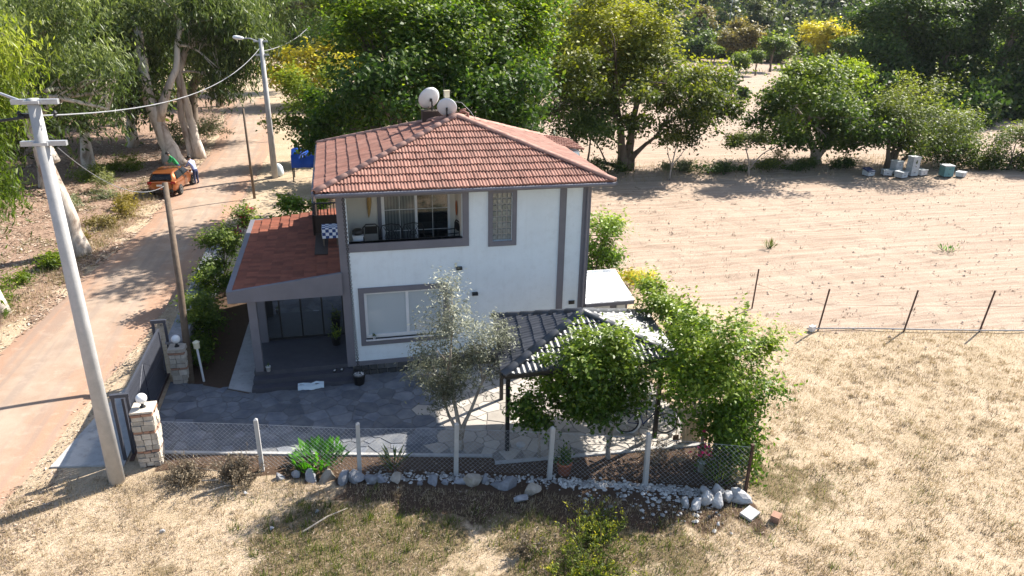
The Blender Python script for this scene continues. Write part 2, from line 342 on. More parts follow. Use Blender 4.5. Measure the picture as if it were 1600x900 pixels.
green = np.maximum(green, smooth(2.6, .2, np.hypot(GX-10.4, GY+7.9)+NZ*.9)*.62)
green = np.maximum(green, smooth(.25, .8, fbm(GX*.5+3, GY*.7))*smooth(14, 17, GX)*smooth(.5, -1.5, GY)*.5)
hillm = smooth(2, 12, GZ)
nv = GX.size; nx = len(gx_); ny = len(gy_)
me = bpy.data.meshes.new('ground'); me.vertices.add(nv)
me.vertices.foreach_set('co', np.stack([GX, GY, GZ], -1).ravel().astype(np.float32))
I = np.arange(nv).reshape(ny, nx); Q = np.stack([I[:-1,:-1], I[:-1,1:], I[1:,1:], I[1:,:-1]], -1).reshape(-1, 4)
me.loops.add(Q.size); me.polygons.add(len(Q)); me.loops.foreach_set('vertex_index', Q.ravel().astype(np.int32))
me.polygons.foreach_set('loop_start', (np.arange(len(Q))*4).astype(np.int32)); me.update()
me.polygons.foreach_set('use_smooth', [True]*len(Q))
for nm, arr in (('a_field', np.maximum(fieldm, field_far)), ('a_litter', lit), ('a_soil_shade', soil_shade), ('a_green', green), ('a_hill', hillm)):
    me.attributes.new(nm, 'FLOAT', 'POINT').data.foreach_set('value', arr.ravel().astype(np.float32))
def groundmat():
    M, nt, bs = newmat('ground_soil'); pos = geo_pos(nt)
    n1 = noise(nt, .55, 6, .62, pos); n2 = noise(nt, 5, 6, .7, pos); n3 = noise(nt, 26, 5, .7, pos); n4 = noise(nt, 2.0, 4, .6, pos)
    dry = mixc(nt, ramp(nt, n1, [(.35, (0,0,0)), (.65, (1,1,1))]), (.53, .415, .30), (.42, .325, .22))
    dry = mixc(nt, ramp(nt, n2, [(.5, (0,0,0)), (.68, (.6,)*3)]), dry, (.30, .225, .13)); dry = mixc(nt, ramp(nt, noise(nt, 11, 6, .78, pos), [(.52, (0,0,0)), (.66, (.8,)*3)]), dry, (.22, .155, .085))
    dry = mixc(nt, ramp(nt, n3, [(.55, (0,0,0)), (.75, (.6,)*3)]), dry, (.62, .51, .38))
    st = nt.nodes.new('ShaderNodeMapping'); st.inputs['Scale'].default_value = (.09, 2.3, 1); st.inputs['Rotation'].default_value = (0, 0, -.24); nt.links.new(pos, st.inputs[0])
    nf = noise(nt, 1.6, 9, .74, st.outputs[0])
    fld = mixc(nt, ramp(nt, nf, [(.40, (0,0,0)), (.62, (1,1,1))]), (.46, .36, .28), (.315, .23, .17))
    fld = mixc(nt, ramp(nt, noise(nt, 13, 6, .75, pos), [(.54, (0,0,0)), (.66, (.85,)*3)]), fld, (.40, .285, .21))
    fld = mixc(nt, ramp(nt, n2, [(.55, (0,0,0)), (.75, (.5,)*3)]), fld, (.56, .455, .37))
    litc = mixc(nt, ramp(nt, n2, [(.35, (0,0,0)), (.65, (1,1,1))]), (.36, .235, .17), (.19, .12, .085))
    litc = mixc(nt, ramp(nt, n3, [(.5, (0,0,0)), (.7, (.8,)*3)]), litc, (.54, .43, .35))
    soil_shade_c = mixc(nt, n2, (.115, .075, .05), (.07, .045, .032))
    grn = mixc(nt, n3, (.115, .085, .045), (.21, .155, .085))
    def edge(a, k=.9): return ramp(nt, mth(nt, 'ADD', attr(nt, a), mth(nt, 'MULTIPLY', mth(nt, 'SUBTRACT', n4, .5), k)), [(.4, (0,0,0)), (.6, (1,1,1))])
    c = mixc(nt, edge('a_field'), dry, fld); c = mixc(nt, edge('a_litter'), c, litc)
    c = mixc(nt, mth(nt, 'MULTIPLY', edge('a_green', 1.5), .85), c, grn); c = mixc(nt, edge('a_soil_shade', .3), c, soil_shade_c)
    c = mixc(nt, edge('a_hill', .6), c, mixc(nt, n1, (.16, .13, .08), (.07, .08, .04)))
    nt.links.new(c, bs.inputs['Base Color']); bs.inputs['Roughness'].default_value = .95; bs.inputs['Specular IOR Level'].default_value = .15
    bump(nt, bs, mth(nt, 'ADD', mth(nt, 'MULTIPLY', n2, 1.2), n3), .8, .05); return M
me.materials.append(groundmat())
meshobj('ground', me, kind='structure')

# road
def roadmat():
    M, nt, bs = newmat('worn_road'); pos = geo_pos(nt)
    n1 = noise(nt, .8, 6, .65, pos); n2 = noise(nt, 14, 6, .75, pos); n3 = noise(nt, 70, 3, .7, pos)
    base = mixc(nt, ramp(nt, n1, [(.38, (0,0,0)), (.62, (1,1,1))]), (.385, .29, .22), (.31, .22, .16))
    red = ramp(nt, mth(nt, 'ADD', attr(nt, 'edge'), mth(nt, 'MULTIPLY', mth(nt, 'SUBTRACT', n1, .5), .9)), [(.35, (0,0,0)), (.75, (1,1,1))])
    base = mixc(nt, red, base, mixc(nt, n2, (.385, .235, .155), (.31, .185, .125)))
    base = mixc(nt, ramp(nt, n3, [(.5, (0,0,0)), (.75, (.5,)*3)]), base, (.56, .47, .40))
    base = mixc(nt, ramp(nt, n2, [(.6, (0,0,0)), (.75, (.45,)*3)]), base, (.2, .15, .12))
    mp = nt.nodes.new('ShaderNodeMapping'); mp.inputs['Scale'].default_value = (2.2, .1, 1); mp.inputs['Rotation'].default_value = (0, 0, .09); nt.links.new(pos, mp.inputs[0])
    trk = noise(nt, 1.0, 4, .6, mp.outputs[0])
    base = mixc(nt, ramp(nt, trk, [(.48, (0,0,0)), (.62, (.55,)*3)]), base, (.26, .205, .17)); base = mixc(nt, ramp(nt, noise(nt, 2.6, 5, .7, pos), [(.55, (0,0,0)), (.7, (.5,)*3)]), base, (.46, .36, .28))
    nt.links.new(base, bs.inputs['Base Color']); bs.inputs['Roughness'].default_value = .93; bs.inputs['Specular IOR Level'].default_value = .2
    bump(nt, bs, n3, .5, .01); return M
ys = np.arange(-30, 70, .35); NR = 15
V = []; EA = []
for y in ys:
    l = float(seg_x(ROAD_L, y))+.35*mnoise.noise(Vector((y*.5, 3, 0))); r = float(seg_x(ROAD_R, y))+.25*mnoise.noise(Vector((y*.6, 9, 0)))
    for k in range(NR):
        t = k/(NR-1); V.append((l+(r-l)*t, y, .012+.05*math.sin(math.pi*t) - (.03 if k in (0, NR-1) else 0))); EA.append(abs(t-.5)*2)
Fc = [(i*NR+k, i*NR+k+1, (i+1)*NR+k+1, (i+1)*NR+k) for i in range(len(ys)-1) for k in range(NR-1)]
rme = mkmesh('road', V, Fc, roadmat(), True)
rme.attributes.new('edge', 'FLOAT', 'POINT').data.foreach_set('value', np.array(EA, np.float32))
meshobj('road', rme, kind='structure')
mb = MB(); AP = [(-7.55,-3.45),(-6.6,-3.6),(-5.75,-3.75),(-5.62,.75),(-6.4,.9),(-6.75,.4),(-7.0,-.5),(-7.2,-1.6)]
mb.prism(AP, -.05, .045); struct('gate_apron_pavement', mb, 'apron')

# ------------------------------------------------------------------ leaves and trees
def leafmesh(name, C, Nrm, A, L, W, tint, mat, fold=.18):
    n = len(C); Nrm = Nrm/np.linalg.norm(Nrm, axis=1, keepdims=True)
    B = np.cross(Nrm, A); bl = np.linalg.norm(B, axis=1, keepdims=True); bl[bl < 1e-6] = 1; B = B/bl; A = np.cross(B, Nrm)
    L = L[:, None]; W = W[:, None]
    P = np.stack([C-A*L*.5, C+B*W*.5+Nrm*W*fold, C+A*L*.5, C-B*W*.5+Nrm*W*fold], 1).reshape(-1, 3)
    me = bpy.data.meshes.new(name); me.vertices.add(4*n); me.vertices.foreach_set('co', P.ravel().astype(np.float32))
    me.loops.add(4*n); me.loops.foreach_set('vertex_index', np.arange(4*n, dtype=np.int32))
    me.polygons.add(n); me.polygons.foreach_set('loop_start', (np.arange(n)*4).astype(np.int32)); me.update()
    me.attributes.new('tint', 'FLOAT', 'FACE').data.foreach_set('value', np.clip(tint, 0, 1).astype(np.float32))
    me.materials.append(mat if not isinstance(mat, str) else LM[mat]); return me
def unit(n):
    v = rng.normal(size=(n, 3)); return v/np.linalg.norm(v, axis=1, keepdims=True)
def crown_points(lobes, nclus, per, cr, shell=.5, squash=.75, ydep=1.0, cl=8):
    """clusters of leaf points through a union of ellipsoids"""
    lob = np.array([l[:5] for l in lobes], float); vol = (lob[:,3]**2*lob[:,4])**.7
    nb = max(len(lob)*2, nclus//cl); pick = np.concatenate([np.arange(len(lob)), rng.choice(len(lob), nb-len(lob), p=vol/vol.sum())])
    d = unit(nb); r = (shell**3+(1-shell**3)*rng.random(nb))**(1/3)*(1+.12*rng.normal(size=nb))
    rad = np.stack([lob[pick,3], (lob[pick,3]+lob[pick,4])*.5*ydep, lob[pick,4]], 1)
    big = lob[pick,:3]+d*rad*r[:,None]; RB = np.minimum(cr*1.75, .6*np.minimum(lob[pick,3], lob[pick,4])+cr*.5)*rng.uniform(.7,1.35,nb)
    ib = rng.integers(0, nb, nclus); d2 = unit(nclus); d2[:,2] = np.abs(d2[:,2])*.9-.38
    cc = big[ib]+d2*(RB[ib]*(.5+.5*rng.random(nclus)))[:,None]*np.array([1,1,.8]); d = ib
    sz = np.clip(rng.normal(1, .35, nclus), .4, 1.9)
    nleaf = np.maximum(3, (per*sz**2).astype(int))
    idx = np.repeat(np.arange(nclus), nleaf); n = len(idx)
    off = rng.normal(size=(n, 3))*np.array([1, 1, squash])*(cr*sz[idx])[:,None]*.62
    return cc, cc[idx]+off, idx, off, d
def tree(name, label, cat, base, lobes, leaf, bark, nclus=160, per=60, cr=.7, ll=.26, lw=.5, r0=.3, fork=.35, trunks=None, group=None,
         droop=0., twig=.02, shell=.5, sides=8, ydep=1., bright=.22, limbs=True, squash=.75, zmin=None, sprig=30, cl=8):
    T = thing(name, label, cat, base, group); b = Vector(base)
    cc, P, idx, off, d = crown_points(lobes, nclus, per, cr, shell, squash, ydep, cl)
    
    ctr = np.array([l[:3] for l in lobes]).mean(0)
    if sprig:
        oc = cc-ctr; far = np.argsort(-np.linalg.norm(oc/np.array([1,1,.8]), axis=1))[:max(4, nclus//2)]
        for q in rng.choice(far, sprig):
            dd = oc[q]/np.linalg.norm(oc[q])+unit(1)[0]*.45+np.array([0,0,.25-droop*.8]); dd /= np.linalg.norm(dd); m_ = max(8, per//3); t = rng.uniform(.1,1,m_)*cr*rng.uniform(1.4,3.2)
            pp = cc[q]+dd*t[:,None]+rng.normal(size=(m_,3))*cr*.09; P = np.concatenate([P, pp]); idx = np.concatenate([idx, np.full(m_, q)]); off = np.concatenate([off, np.tile([0,0,cr*.6], (m_,1))])
    if zmin is not None: k = P[:,2] > base[2]+zmin; P, idx, off = P[k], idx[k], off[k]
    n = len(P)
    outw = P-ctr; outw /= np.linalg.norm(outw, axis=1, keepdims=True)+1e-6
    if droop:
        A = np.array([0, 0, -1.])*droop + unit(n)*.55; N = unit(n)+outw*.4
    else:
        N = np.array([0, 0, .75])+outw*.45+unit(n)*.75; A = unit(n)+outw*.4-np.array([0, 0, .25])
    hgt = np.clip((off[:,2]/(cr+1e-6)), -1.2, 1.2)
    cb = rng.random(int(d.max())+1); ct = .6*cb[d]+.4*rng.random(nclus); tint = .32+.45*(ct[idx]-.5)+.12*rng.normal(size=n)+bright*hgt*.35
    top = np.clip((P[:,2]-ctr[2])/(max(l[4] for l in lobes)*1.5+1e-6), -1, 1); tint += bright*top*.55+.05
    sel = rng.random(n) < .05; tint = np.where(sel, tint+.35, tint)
    L = ll*np.clip(rng.normal(1, .25, n), .5, 1.7)
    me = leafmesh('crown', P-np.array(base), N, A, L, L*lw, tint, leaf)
    meshobj('crown', me, T)
    mb = MB(); trunks = trunks or [[(0,0,0), tuple((Vector(np.mean([l[:3] for l in lobes], 0))-b)*fork)]]
    ends = []
    for tr in trunks:
        pts = [b+Vector(p[:3]) for p in tr]; N_ = len(pts)
        fine = []; 
        for i in range(N_-1):
            for t in (0, .25, .5, .75): fine.append(pts[i].lerp(pts[i+1], t)+Vector((mnoise.noise(pts[i]*1.3+Vector((t*3,0,0))), mnoise.noise(pts[i]*1.7+Vector((0,t*3,5))), 0))*r0*.3*(1 if i+t > 0 else 0))
        fine.append(pts[-1]); K = len(fine)
        rr = r0*(tr[0][3] if len(tr[0]) > 3 else 1)
        rad = [rr*(1-.5*i/(K-1))*(1+.45*max(0, 1-i/2.5)) for i in range(K)]
        fine[0] = fine[0]-Vector((0,0,.15)); mb.tube(fine, rad, sides); ends.append((pts[-1], rad[-1], [(fine[j], rad[j]) for j in range(K//2, K)]))
    if limbs:
        for l in lobes:
            c = Vector(l[:3]); E = min(ends, key=lambda e: (e[0]-c).length)
            src, sr = random.choice(E[2][-3:]); mid = src.lerp(c, .5)+Vector((random.uniform(-.1,.1), random.uniform(-.1,.1), .12))*(c-src).length
            lr = sr*.6; lp = [src, src.lerp(mid, .5)+Vector((0,0,.04))*(c-src).length, mid, mid.lerp(c, .6), c]
            mb.tube(lp, [lr, lr*.8, lr*.6, lr*.45, max(lr*.25, twig)], 6)
            near_ = sorted(range(nclus), key=lambda i: (Vector(cc[i])-c).length)[:14:2]
            for i in near_:
                q = Vector(cc[i]); s0 = lp[random.choice((2, 3, 4))]
                mb.tube([s0, s0.lerp(q, .5)+Vector((random.uniform(-.1,.1), random.uniform(-.1,.1), random.uniform(0,.15)))*(q-s0).length, q], [max(lr*.3, twig), max(lr*.2, twig*.7), twig*.4], 4)
    part('trunk', mb, bark, T, True)
    return T

# ------------------------------------------------------------------ tiles
def tile_pts(w, g, rolls, h, lift):
    n = rolls*4; us = [w*i/n for i in range(n+1)]
    pr = [h*(.5-.5*math.cos(2*math.pi*rolls*i/n)) for i in range(n+1)]
    v = [(u, -.02, lift+p) for u, p in zip(us, pr)]+[(u, g+.015, p) for u, p in zip(us, pr)]+[(u, -.02, -.005) for u in us]+[(u, -.02, lift+p) for u, p in zip(us, pr)]
    k = n+1
    f = [(i, i+1, k+i+1, k+i) for i in range(n)]+[(2*k+i, 2*k+i+1, 3*k+i+1, 3*k+i) for i in range(n)]
    return v, f
def lay_tiles(parent, O, u, v, poly, w, g, mat, name='roof_tile', rolls=2, h=.034, lift=.045, single=True, joined_name='tile_courses', stag=0):
    """tiles clipped to a convex uv polygon (counter-clockwise) on the plane through O"""
    O = Vector(O); u = Vector(u).normalized(); v = Vector(v).normalized(); n = u.cross(v); org = ORG[parent.name]
    tv, tf = tile_pts(w, g, rolls, h, lift); full = None
    us = [p[0] for p in poly]; vs_ = [p[1] for p in poly]
    edges = [(poly[i], poly[(i+1) % len(poly)]) for i in range(len(poly))]
    def sd_(p, e): (x0, y0), (x1, y1) = e; L = math.hypot(x1-x0, y1-y0); return ((x1-x0)*(p[1]-y0)-(y1-y0)*(p[0]-x0))/L
    JV = []; JF = []; CV = []; CF = []; cnt = 0
    j = 0
    while min(vs_)+j*g < max(vs_)-.02:
        v0 = min(vs_)+j*g; i = 0; sh = -(w*.5 if (stag and j % 2) else 0)
        while min(us)+i*w+sh < max(us):
            u0 = min(us)+i*w+sh; i += 1
            cs = [(u0, v0), (u0+w, v0), (u0+w, v0+g), (u0, v0+g)]
            if any(all(sd_(c, e) < 1e-4 for c in cs) for e in edges): continue
            inside = all(sd_(c, e) > -1e-3 for c in cs for e in edges)
            jit = (random.uniform(-.006, .006), random.uniform(-.012, .012), random.uniform(0, .012))
            if inside and single and cnt < 300:
                if full is None: full = mkmesh(name, tv, tf, mat, True)
                o = bpy.data.objects.new(name, full); COL.objects.link(o); o.parent = parent
                M = Matrix((u, v, n)).transposed().to_4x4(); M.translation = O+u*(u0+jit[0])+v*(v0+jit[1])+n*jit[2]-org; o.matrix_local = M; cnt += 1
            else:
                pts = [(u0+p[0]+jit[0], v0+p[1]+jit[1], p[2]+jit[2]) for p in tv]
                if inside: b = len(JV); JV += pts; JF += [tuple(b+q for q in f) for f in tf]
                else:
                    if single and cnt < 300:
                        bm = bmesh.new(); vv = [bm.verts.new(p) for p in pts]; [bm.faces.new([vv[q] for q in f]) for f in tf]
                        for e in edges: clip(bm, e)
                        if len(bm.faces): 
                            me = bm2mesh(bm, name, mat, lambda p: O+u*p[0]+v*p[1]+n*p[2]-org); meshobj(name, me, parent); cnt += 1
                        bm.free()
                    else: b = len(CV); CV += pts; CF += [tuple(b+q for q in f) for f in tf]
        j += 1
    if JV or CV:
        bm = bmesh.new()
        if CV:
            vv = [bm.verts.new(p) for p in CV]; [bm.faces.new([vv[q] for q in f]) for f in CF]
            for e in edges: clip(bm, e)
        vv = [bm.verts.new(p) for p in JV]; [bm.faces.new([vv[q] for q in f]) for f in JF]
        me = bm2mesh(bm, joined_name, mat, lambda p: O+u*p[0]+v*p[1]+n*p[2]-org); bm.free(); meshobj(joined_name, me, parent, kind='stuff')
def clip(bm, e):
    (x0, y0), (x1, y1) = e; nrm = Vector((y1-y0, -(x1-x0), 0)).normalized()
    bmesh.ops.bisect_plane(bm, geom=bm.verts[:]+bm.edges[:]+bm.faces[:], plane_co=Vector((x0, y0, 0))+nrm*.03, plane_no=nrm, clear_outer=True)
def bm2mesh(bm, name, mat, f):
    for q in bm.verts: q.co = f(q.co.copy())
    me = bpy.data.meshes.new(name); bm.to_mesh(me); me.materials.append(MT[mat]); me.polygons.foreach_set('use_smooth', [True]*len(me.polygons)); return me
def ridge(parent, a, b, mat, r=.12, seg=.36, name='ridge_tile', drop=.04):
    a = Vector(a); b = Vector(b); d = (b-a); L = d.length; d.normalize(); side = d.cross(Vector((0,0,1))).normalized(); upv = side.cross(d)
    n = max(1, round(L/seg)); s = L/n; k = 7; org = ORG[parent.name]
    vs = []
    for t, rr in ((-.03, r*1.05), (s*.99, r*.94)):
        for i in range(k):
            an = math.pi*(i/(k-1)); vs.append((math.cos(an)*rr*1.15, t, math.sin(an)*rr*.8-drop))
    vs += [(x*.86, y, z-.02) for x, y, z in vs[:k]]
    fs = [(i, i+1, k+i+1, k+i) for i in range(k-1)]+[(i, 2*k+i, 2*k+i+1, i+1) for i in range(k-1)]
    me = mkmesh(name, vs, fs, mat, True)
    for i in range(n):
        o = bpy.data.objects.new(name, me); COL.objects.link(o); o.parent = parent
        M = Matrix((side, d, upv)).transposed().to_4x4(); M.translation = a+d*(s*i)-org+upv*random.uniform(0, .012); o.matrix_local = M

# ------------------------------------------------------------------ house
H = thing('house', 'two-storey white house with grey trim and red hipped tile roof', 'house', (3.9, 3, 0))
def wall_grid(x0, x1, z0, z1, y0, y1, holes):
    xs = sorted({x0, x1, *[h[0] for h in holes], *[h[1] for h in holes]}); zs = sorted({z0, z1, *[h[2] for h in holes], *[h[3] for h in holes]})
    mb = MB()
    for i in range(len(xs)-1):
        for j in range(len(zs)-1):
            cx = (xs[i]+xs[i+1])/2; cz = (zs[j]+zs[j+1])/2
            if not any(h[0] < cx < h[1] and h[2] < cz < h[3] for h in holes): mb.box(xs[i], xs[i+1], y0, y1, zs[j], zs[j+1])
    return mb
BALC = (.28, 3.72, 4.43, 5.84); WIN = (.62, 3.07, 1.25, 2.82); GBW = (4.66, 5.28, 4.26, 5.8)
part('front_wall', wall_grid(0, 7.8, .42, 6.02, 0, .2, [BALC, WIN, GBW]), 'wall', H)
part('side_wall', MB().box(0, .2, .2, 6.5, 0, 6.02), 'wall', H); part('side_wall', MB().box(7.6, 7.8, .2, 6.5, 0, 6.02), 'wall', H)
part('rear_wall', MB().box(.2, 7.6, 6.3, 6.5, 0, 6.02), 'wall', H)
part('soffit', MB().box(-.5, 8.3, -.5, 7.0, 6.02, 6.06), 'trim', H)
tr = MB().box(-.02, .24, -.035, 0, .5, 6.015); tr.box(-.02, 0, 0, .3, .5, 6.015); part('corner_trim', tr, 'trim', H)
tr = MB().box(7.56, 7.83, -.035, 0, .5, 6.015); tr.box(7.8, 7.83, 0, .3, .5, 6.015); part('corner_trim', tr, 'trim', H)
part('wall_strip', MB().box(6.81, 7.02, -.04, 0, .5, 6.015), 'trim', H)
part('base_trim', MB().box(-.02, 7.83, -.045, 0, .36, .5), 'trim', H)
tr = MB().box(.24, 3.91, -.04, 0, 5.84, 6.015); tr.box(.24, 3.91, -.05, .22, 4.17, 4.43); tr.box(3.72, 3.91, -.04, 0, 4.43, 5.84)
part('balcony_trim', tr, 'trim', H)
tr = MB().box(.45, 3.24, -.04, 0, 2.82, 2.99); tr.box(.45, 3.24, -.04, 0, 1.04, 1.25); tr.box(.45, .62, -.04, 0, 1.25, 2.82); tr.box(3.07, 3.24, -.04, 0, 1.25, 2.82)
part('window_trim', tr, 'trim', H)
tr = MB().box(4.52, 5.42, -.04, 0, 5.8, 6.01); tr.box(4.52, 5.42, -.04, 0, 4.1, 4.26); tr.box(4.52, 4.66, -.04, 0, 4.26, 5.8); tr.box(5.28, 5.42, -.04, 0, 4.26, 5.8)
part('glass_block_trim', tr, 'trim', H)
# balcony recess
mb = MB().box(.2, 3.8, .2, 1.6, 3.3, 3.74); part('balcony_floor', mb, 'step', H)
mb = MB().box(.2, 1.24, 1.5, 1.6, 3.45, 5.98); mb.box(1.36, 3.8, 1.5, 1.6, 5.75, 5.98); mb.box(3.56, 3.8, 1.5, 1.6, 3.45, 5.75); mb.box(3.72, 3.85, .2, 1.5, 3.45, 5.98)
part('balcony_wall', mb, 'wallin', H); part('balcony_ceiling', MB().box(.2, 3.85, .2, 1.6, 5.98, 6.015), 'wallin', H)
part('balcony_pillar', MB().box(1.24, 1.36, 1.46, 1.6, 3.45, 5.98), 'trim', H)
D = part('balcony_door', MB().box(1.36, 1.46, 1.47, 1.56, 3.45, 5.75).box(2.42, 2.5, 1.47, 1.56, 3.45, 5.75).box(3.48, 3.56, 1.47, 1.56, 3.45, 5.75).box(1.46, 3.48, 1.47, 1.56, 5.68, 5.75).box(1.46, 3.48, 1.47, 1.56, 3.45, 3.53), 'white', H)
for a, b, mt in ((1.46, 2.42, 'doorpane'), (2.5, 3.48, 'glass')):
    part('pane', MB().box(a, b, 1.52, 1.54, 3.53, 5.68), mt, D)
    mu = MB().box((a+b)/2-.007, (a+b)/2+.007, 1.5, 1.518, 3.53, 5.68)
    for z in (4.3, 5.0): mu.box(a, b, 1.5, 1.517, z-.007, z+.007)
    part('glazing_bar', mu, 'white', D)
# ground window
Wd = part('window', MB().box(.62, .7, .06, .14, 1.25, 2.82).box(2.99, 3.07, .06, .14, 1.25, 2.82).box(.7, 2.99, .06, .14, 2.74, 2.82).box(.7, 2.99, .06, .14, 1.25, 1.37).box(1.9, 1.99, .055, .14, 1.37, 2.74), 'white', H)
part('pane', MB().box(.7, 1.9, .09, .11, 1.37, 2.74), 'winpane', Wd); part('pane', MB().box(1.99, 2.99, .09, .11, 1.37, 2.74), 'winpane', Wd)
part('sill', MB().box(.6, 3.09, -.09, .06, 1.21, 1.25), 'palegrey', Wd)
# glass block window
G = part('glass_block_window', MB().box(4.66, 5.28, .12, .16, 4.26, 5.8), 'mortar', H)
bw, bh = .62/4, 1.54/8
for i in range(4):
    for j in range(8):
        x = 4.66+i*bw; z = 4.26+j*bh; q = MB(); e = .016
        q.add([(x+e,.12,z+e),(x+bw-e,.12,z+e),(x+bw-e,.12,z+bh-e),(x+e,.12,z+bh-e),(x+.035,.085,z+.035),(x+bw-.035,.085,z+.035),(x+bw-.035,.085,z+bh-.035),(x+.035,.085,z+bh-.035)], [(4,5,6,7),(0,1,5,4),(1,2,6,5),(2,3,7,6),(3,0,4,7)])
        part('glass_block', q, 'block', G)
# plinth stones
PL = part('plinth', MB().box(.14, 7.8, .0, .2, -.05, .36), 'mortar', H)
for r in range(2):
    x = .16
    while x < 7.7:
        w = random.uniform(.22, .42); x1 = min(x+w, 7.79); z0 = .0+r*.18
        part('stone', MB().obox(((x+x1)/2, -.015, z0+.09), (x1-x-.02, .06, .16), 0, random.uniform(-.05,.05), random.uniform(-.03,.03)), 'plinth', PL); x = x1
# main roof
EA_ = [Vector((-.56,-.56,6.15)), Vector((8.36,-.56,6.15)), Vector((8.36,7.05,6.15)), Vector((-.56,7.05,6.15))]; AP_ = Vector((4.05,3.05,7.66))
RF = part('roof', MB().add([*(e-Vector((0,0,.02)) for e in EA_), AP_-Vector((0,0,.02)), *(e-Vector((0,0,.09)) for e in EA_)], [(0,1,4),(1,2,4),(2,3,4),(3,0,4),(5,6,1,0),(6,7,2,1),(7,8,3,2),(8,5,0,3),(8,7,6,5)]), 'underlay', H)
for k in range(4):
    a, b = EA_[k], EA_[(k+1) % 4]; u = (b-a).normalized(); t = (AP_-a).dot(u); ft = a+u*t; v = AP_-ft
    lay_tiles(RF, a, u, v, [(0, 0), ((b-a).length, 0), (t, v.length)], .2, .372, 'rooftile', single=(k == 0), joined_name='tile_courses')
for e in EA_: ridge(RF, e+Vector((0,0,.075)), AP_+Vector((0,0,.075)), 'ridgetile', .105, .4)
gt = MB()
for k in range(4):
    a, b = EA_[k], EA_[(k+1) % 4]; d = (b-a).normalized(); o = Vector((d.y, -d.x, 0))
    gt.tube([a+o*.06-Vector((0,0,.06)), b+o*.06-Vector((0,0,.06))], .055, 8)
part('gutter', gt, 'trim', H)
fa = MB().box(-.56, 8.36, -.55, -.5, 6.0, 6.1).box(-.55, -.5, -.5, 7, 6.0, 6.1).box(8.3, 8.35, -.5, 7, 6.0, 6.1); part('fascia', fa, 'trim', H)
part('downpipe', MB().tube([(7.7,-.1,5.95),(7.7,-.075,5.8),(7.7,-.075,.5)], .035, 8), 'trim', H)
part('vent_grille', MB().box(7.25, 7.45, -.03, 0, 1.92, 2.04), 'black', H)
part('wall_light', MB().add([(3.5,0,3.38),(3.68,0,3.38),(3.68,0,3.5),(3.5,0,3.5),(3.5,-.14,3.42),(3.68,-.14,3.42),(3.68,-.12,3.5),(3.5,-.12,3.5)], [(0,1,5,4),(4,5,6,7),(7,6,2,3),(1,2,6,5),(0,4,7,3)]), 'black', H)
part('wall_light', MB().add([(4.0,0,2.48),(4.18,0,2.48),(4.18,0,2.6),(4.0,0,2.6),(4.0,-.14,2.52),(4.18,-.14,2.52),(4.18,-.12,2.6),(4.0,-.12,2.6)], [(0,1,5,4),(4,5,6,7),(7,6,2,3),(1,2,6,5),(0,4,7,3)]), 'black', H)
# rear wing stub
RW = part('rear_wing', MB().box(7.8, 9.05, 5.0, 6.9, 0, 5.98), 'wall', H)
lay_tiles(RW, (7.75, 4.88, 6.28), (1, 0, -.16), (0, 1, .02), [(0,0),(1.42,0),(1.42,2.1),(0,2.1)], .2, .35, 'rooftile', single=True)
# porch
part('porch_deck', MB().box(-2.85, 0, 0, 7.3, 0, .45), 'step', H)
part('porch_step', MB().box(-2.87, .13, -.29, 0, 0, .30), 'step', H); part('porch_step', MB().box(-2.9, .14, -.58, -.29, 0, .15), 'step', H)
for y in (.1, 2.2, 7.1): part('porch_column', MB().box(-2.8, -2.56, y-.12, y+.12, .45, 2.9), 'trim', H)
zt = lambda x: 3.12+(x+3.2)*.12
PR = part('porch_roof', MB().add([(-3.2,-.05,3.09),(0,-.05,3.47),(0,7.42,3.47),(-3.2,7.42,3.09),(-3.2,-.05,2.9),(0,-.05,2.9),(0,7.42,2.9),(-3.2,7.42,2.9)], [(0,1,2,3),(7,6,5,4),(4,5,1,0),(5,6,2,1),(6,7,3,2),(7,4,0,3)]), 'underlay', H)
lay_tiles(PR, (-3.2, 7.42, 3.12), (0,-1,0), (1,0,.12), [(0,0),(7.45,0),(7.45,3.2),(0,3.2)], .2, .357, 'porchtile', rolls=2, h=.036, lift=.05, single=True, name='porch_tile', joined_name='tile_courses')
fb = MB().add([(-3.32,-.16,2.84),(0,-.16,2.86),(0,-.16,3.58),(-3.32,-.16,3.2),(-3.32,-.04,2.84),(0,-.04,2.86),(0,-.04,3.58),(-3.32,-.04,3.2)], [(0,1,2,3),(7,6,5,4),(3,2,6,7),(0,4,5,1),(1,5,6,2),(4,0,3,7)])
part('porch_beam', fb, 'trim', H)
part('porch_fascia', MB().box(-3.34, -3.18, -.04, 7.5, 2.86, 3.21), 'trim', H); part('porch_fascia', MB().box(-3.18, 0, 7.42, 7.5, 2.9, 3.2), 'trim', H)
GW = part('porch_glazing', MB().box(-2.85, 0, 2.22, 2.3, .45, .53).box(-2.85, 0, 2.22, 2.3, 2.8, 2.9), 'black', H)
for i in range(5): x = -2.82+i*.69; part('mullion', MB().box(x-.025, x+.025, 2.215, 2.3, .53, 2.8), 'black', GW)
for i in range(4): x = -2.82+i*.69; part('pane', MB().box(x+.025, x+.665, 2.25, 2.27, .53, 2.8), 'porchglass', GW)
part('room_wall', MB().box(-2.85, -2.75, 2.32, 7.3, .45, 2.9).box(-2.75, 0, 7.2, 7.3, .45, 2.9), 'wallin', H)
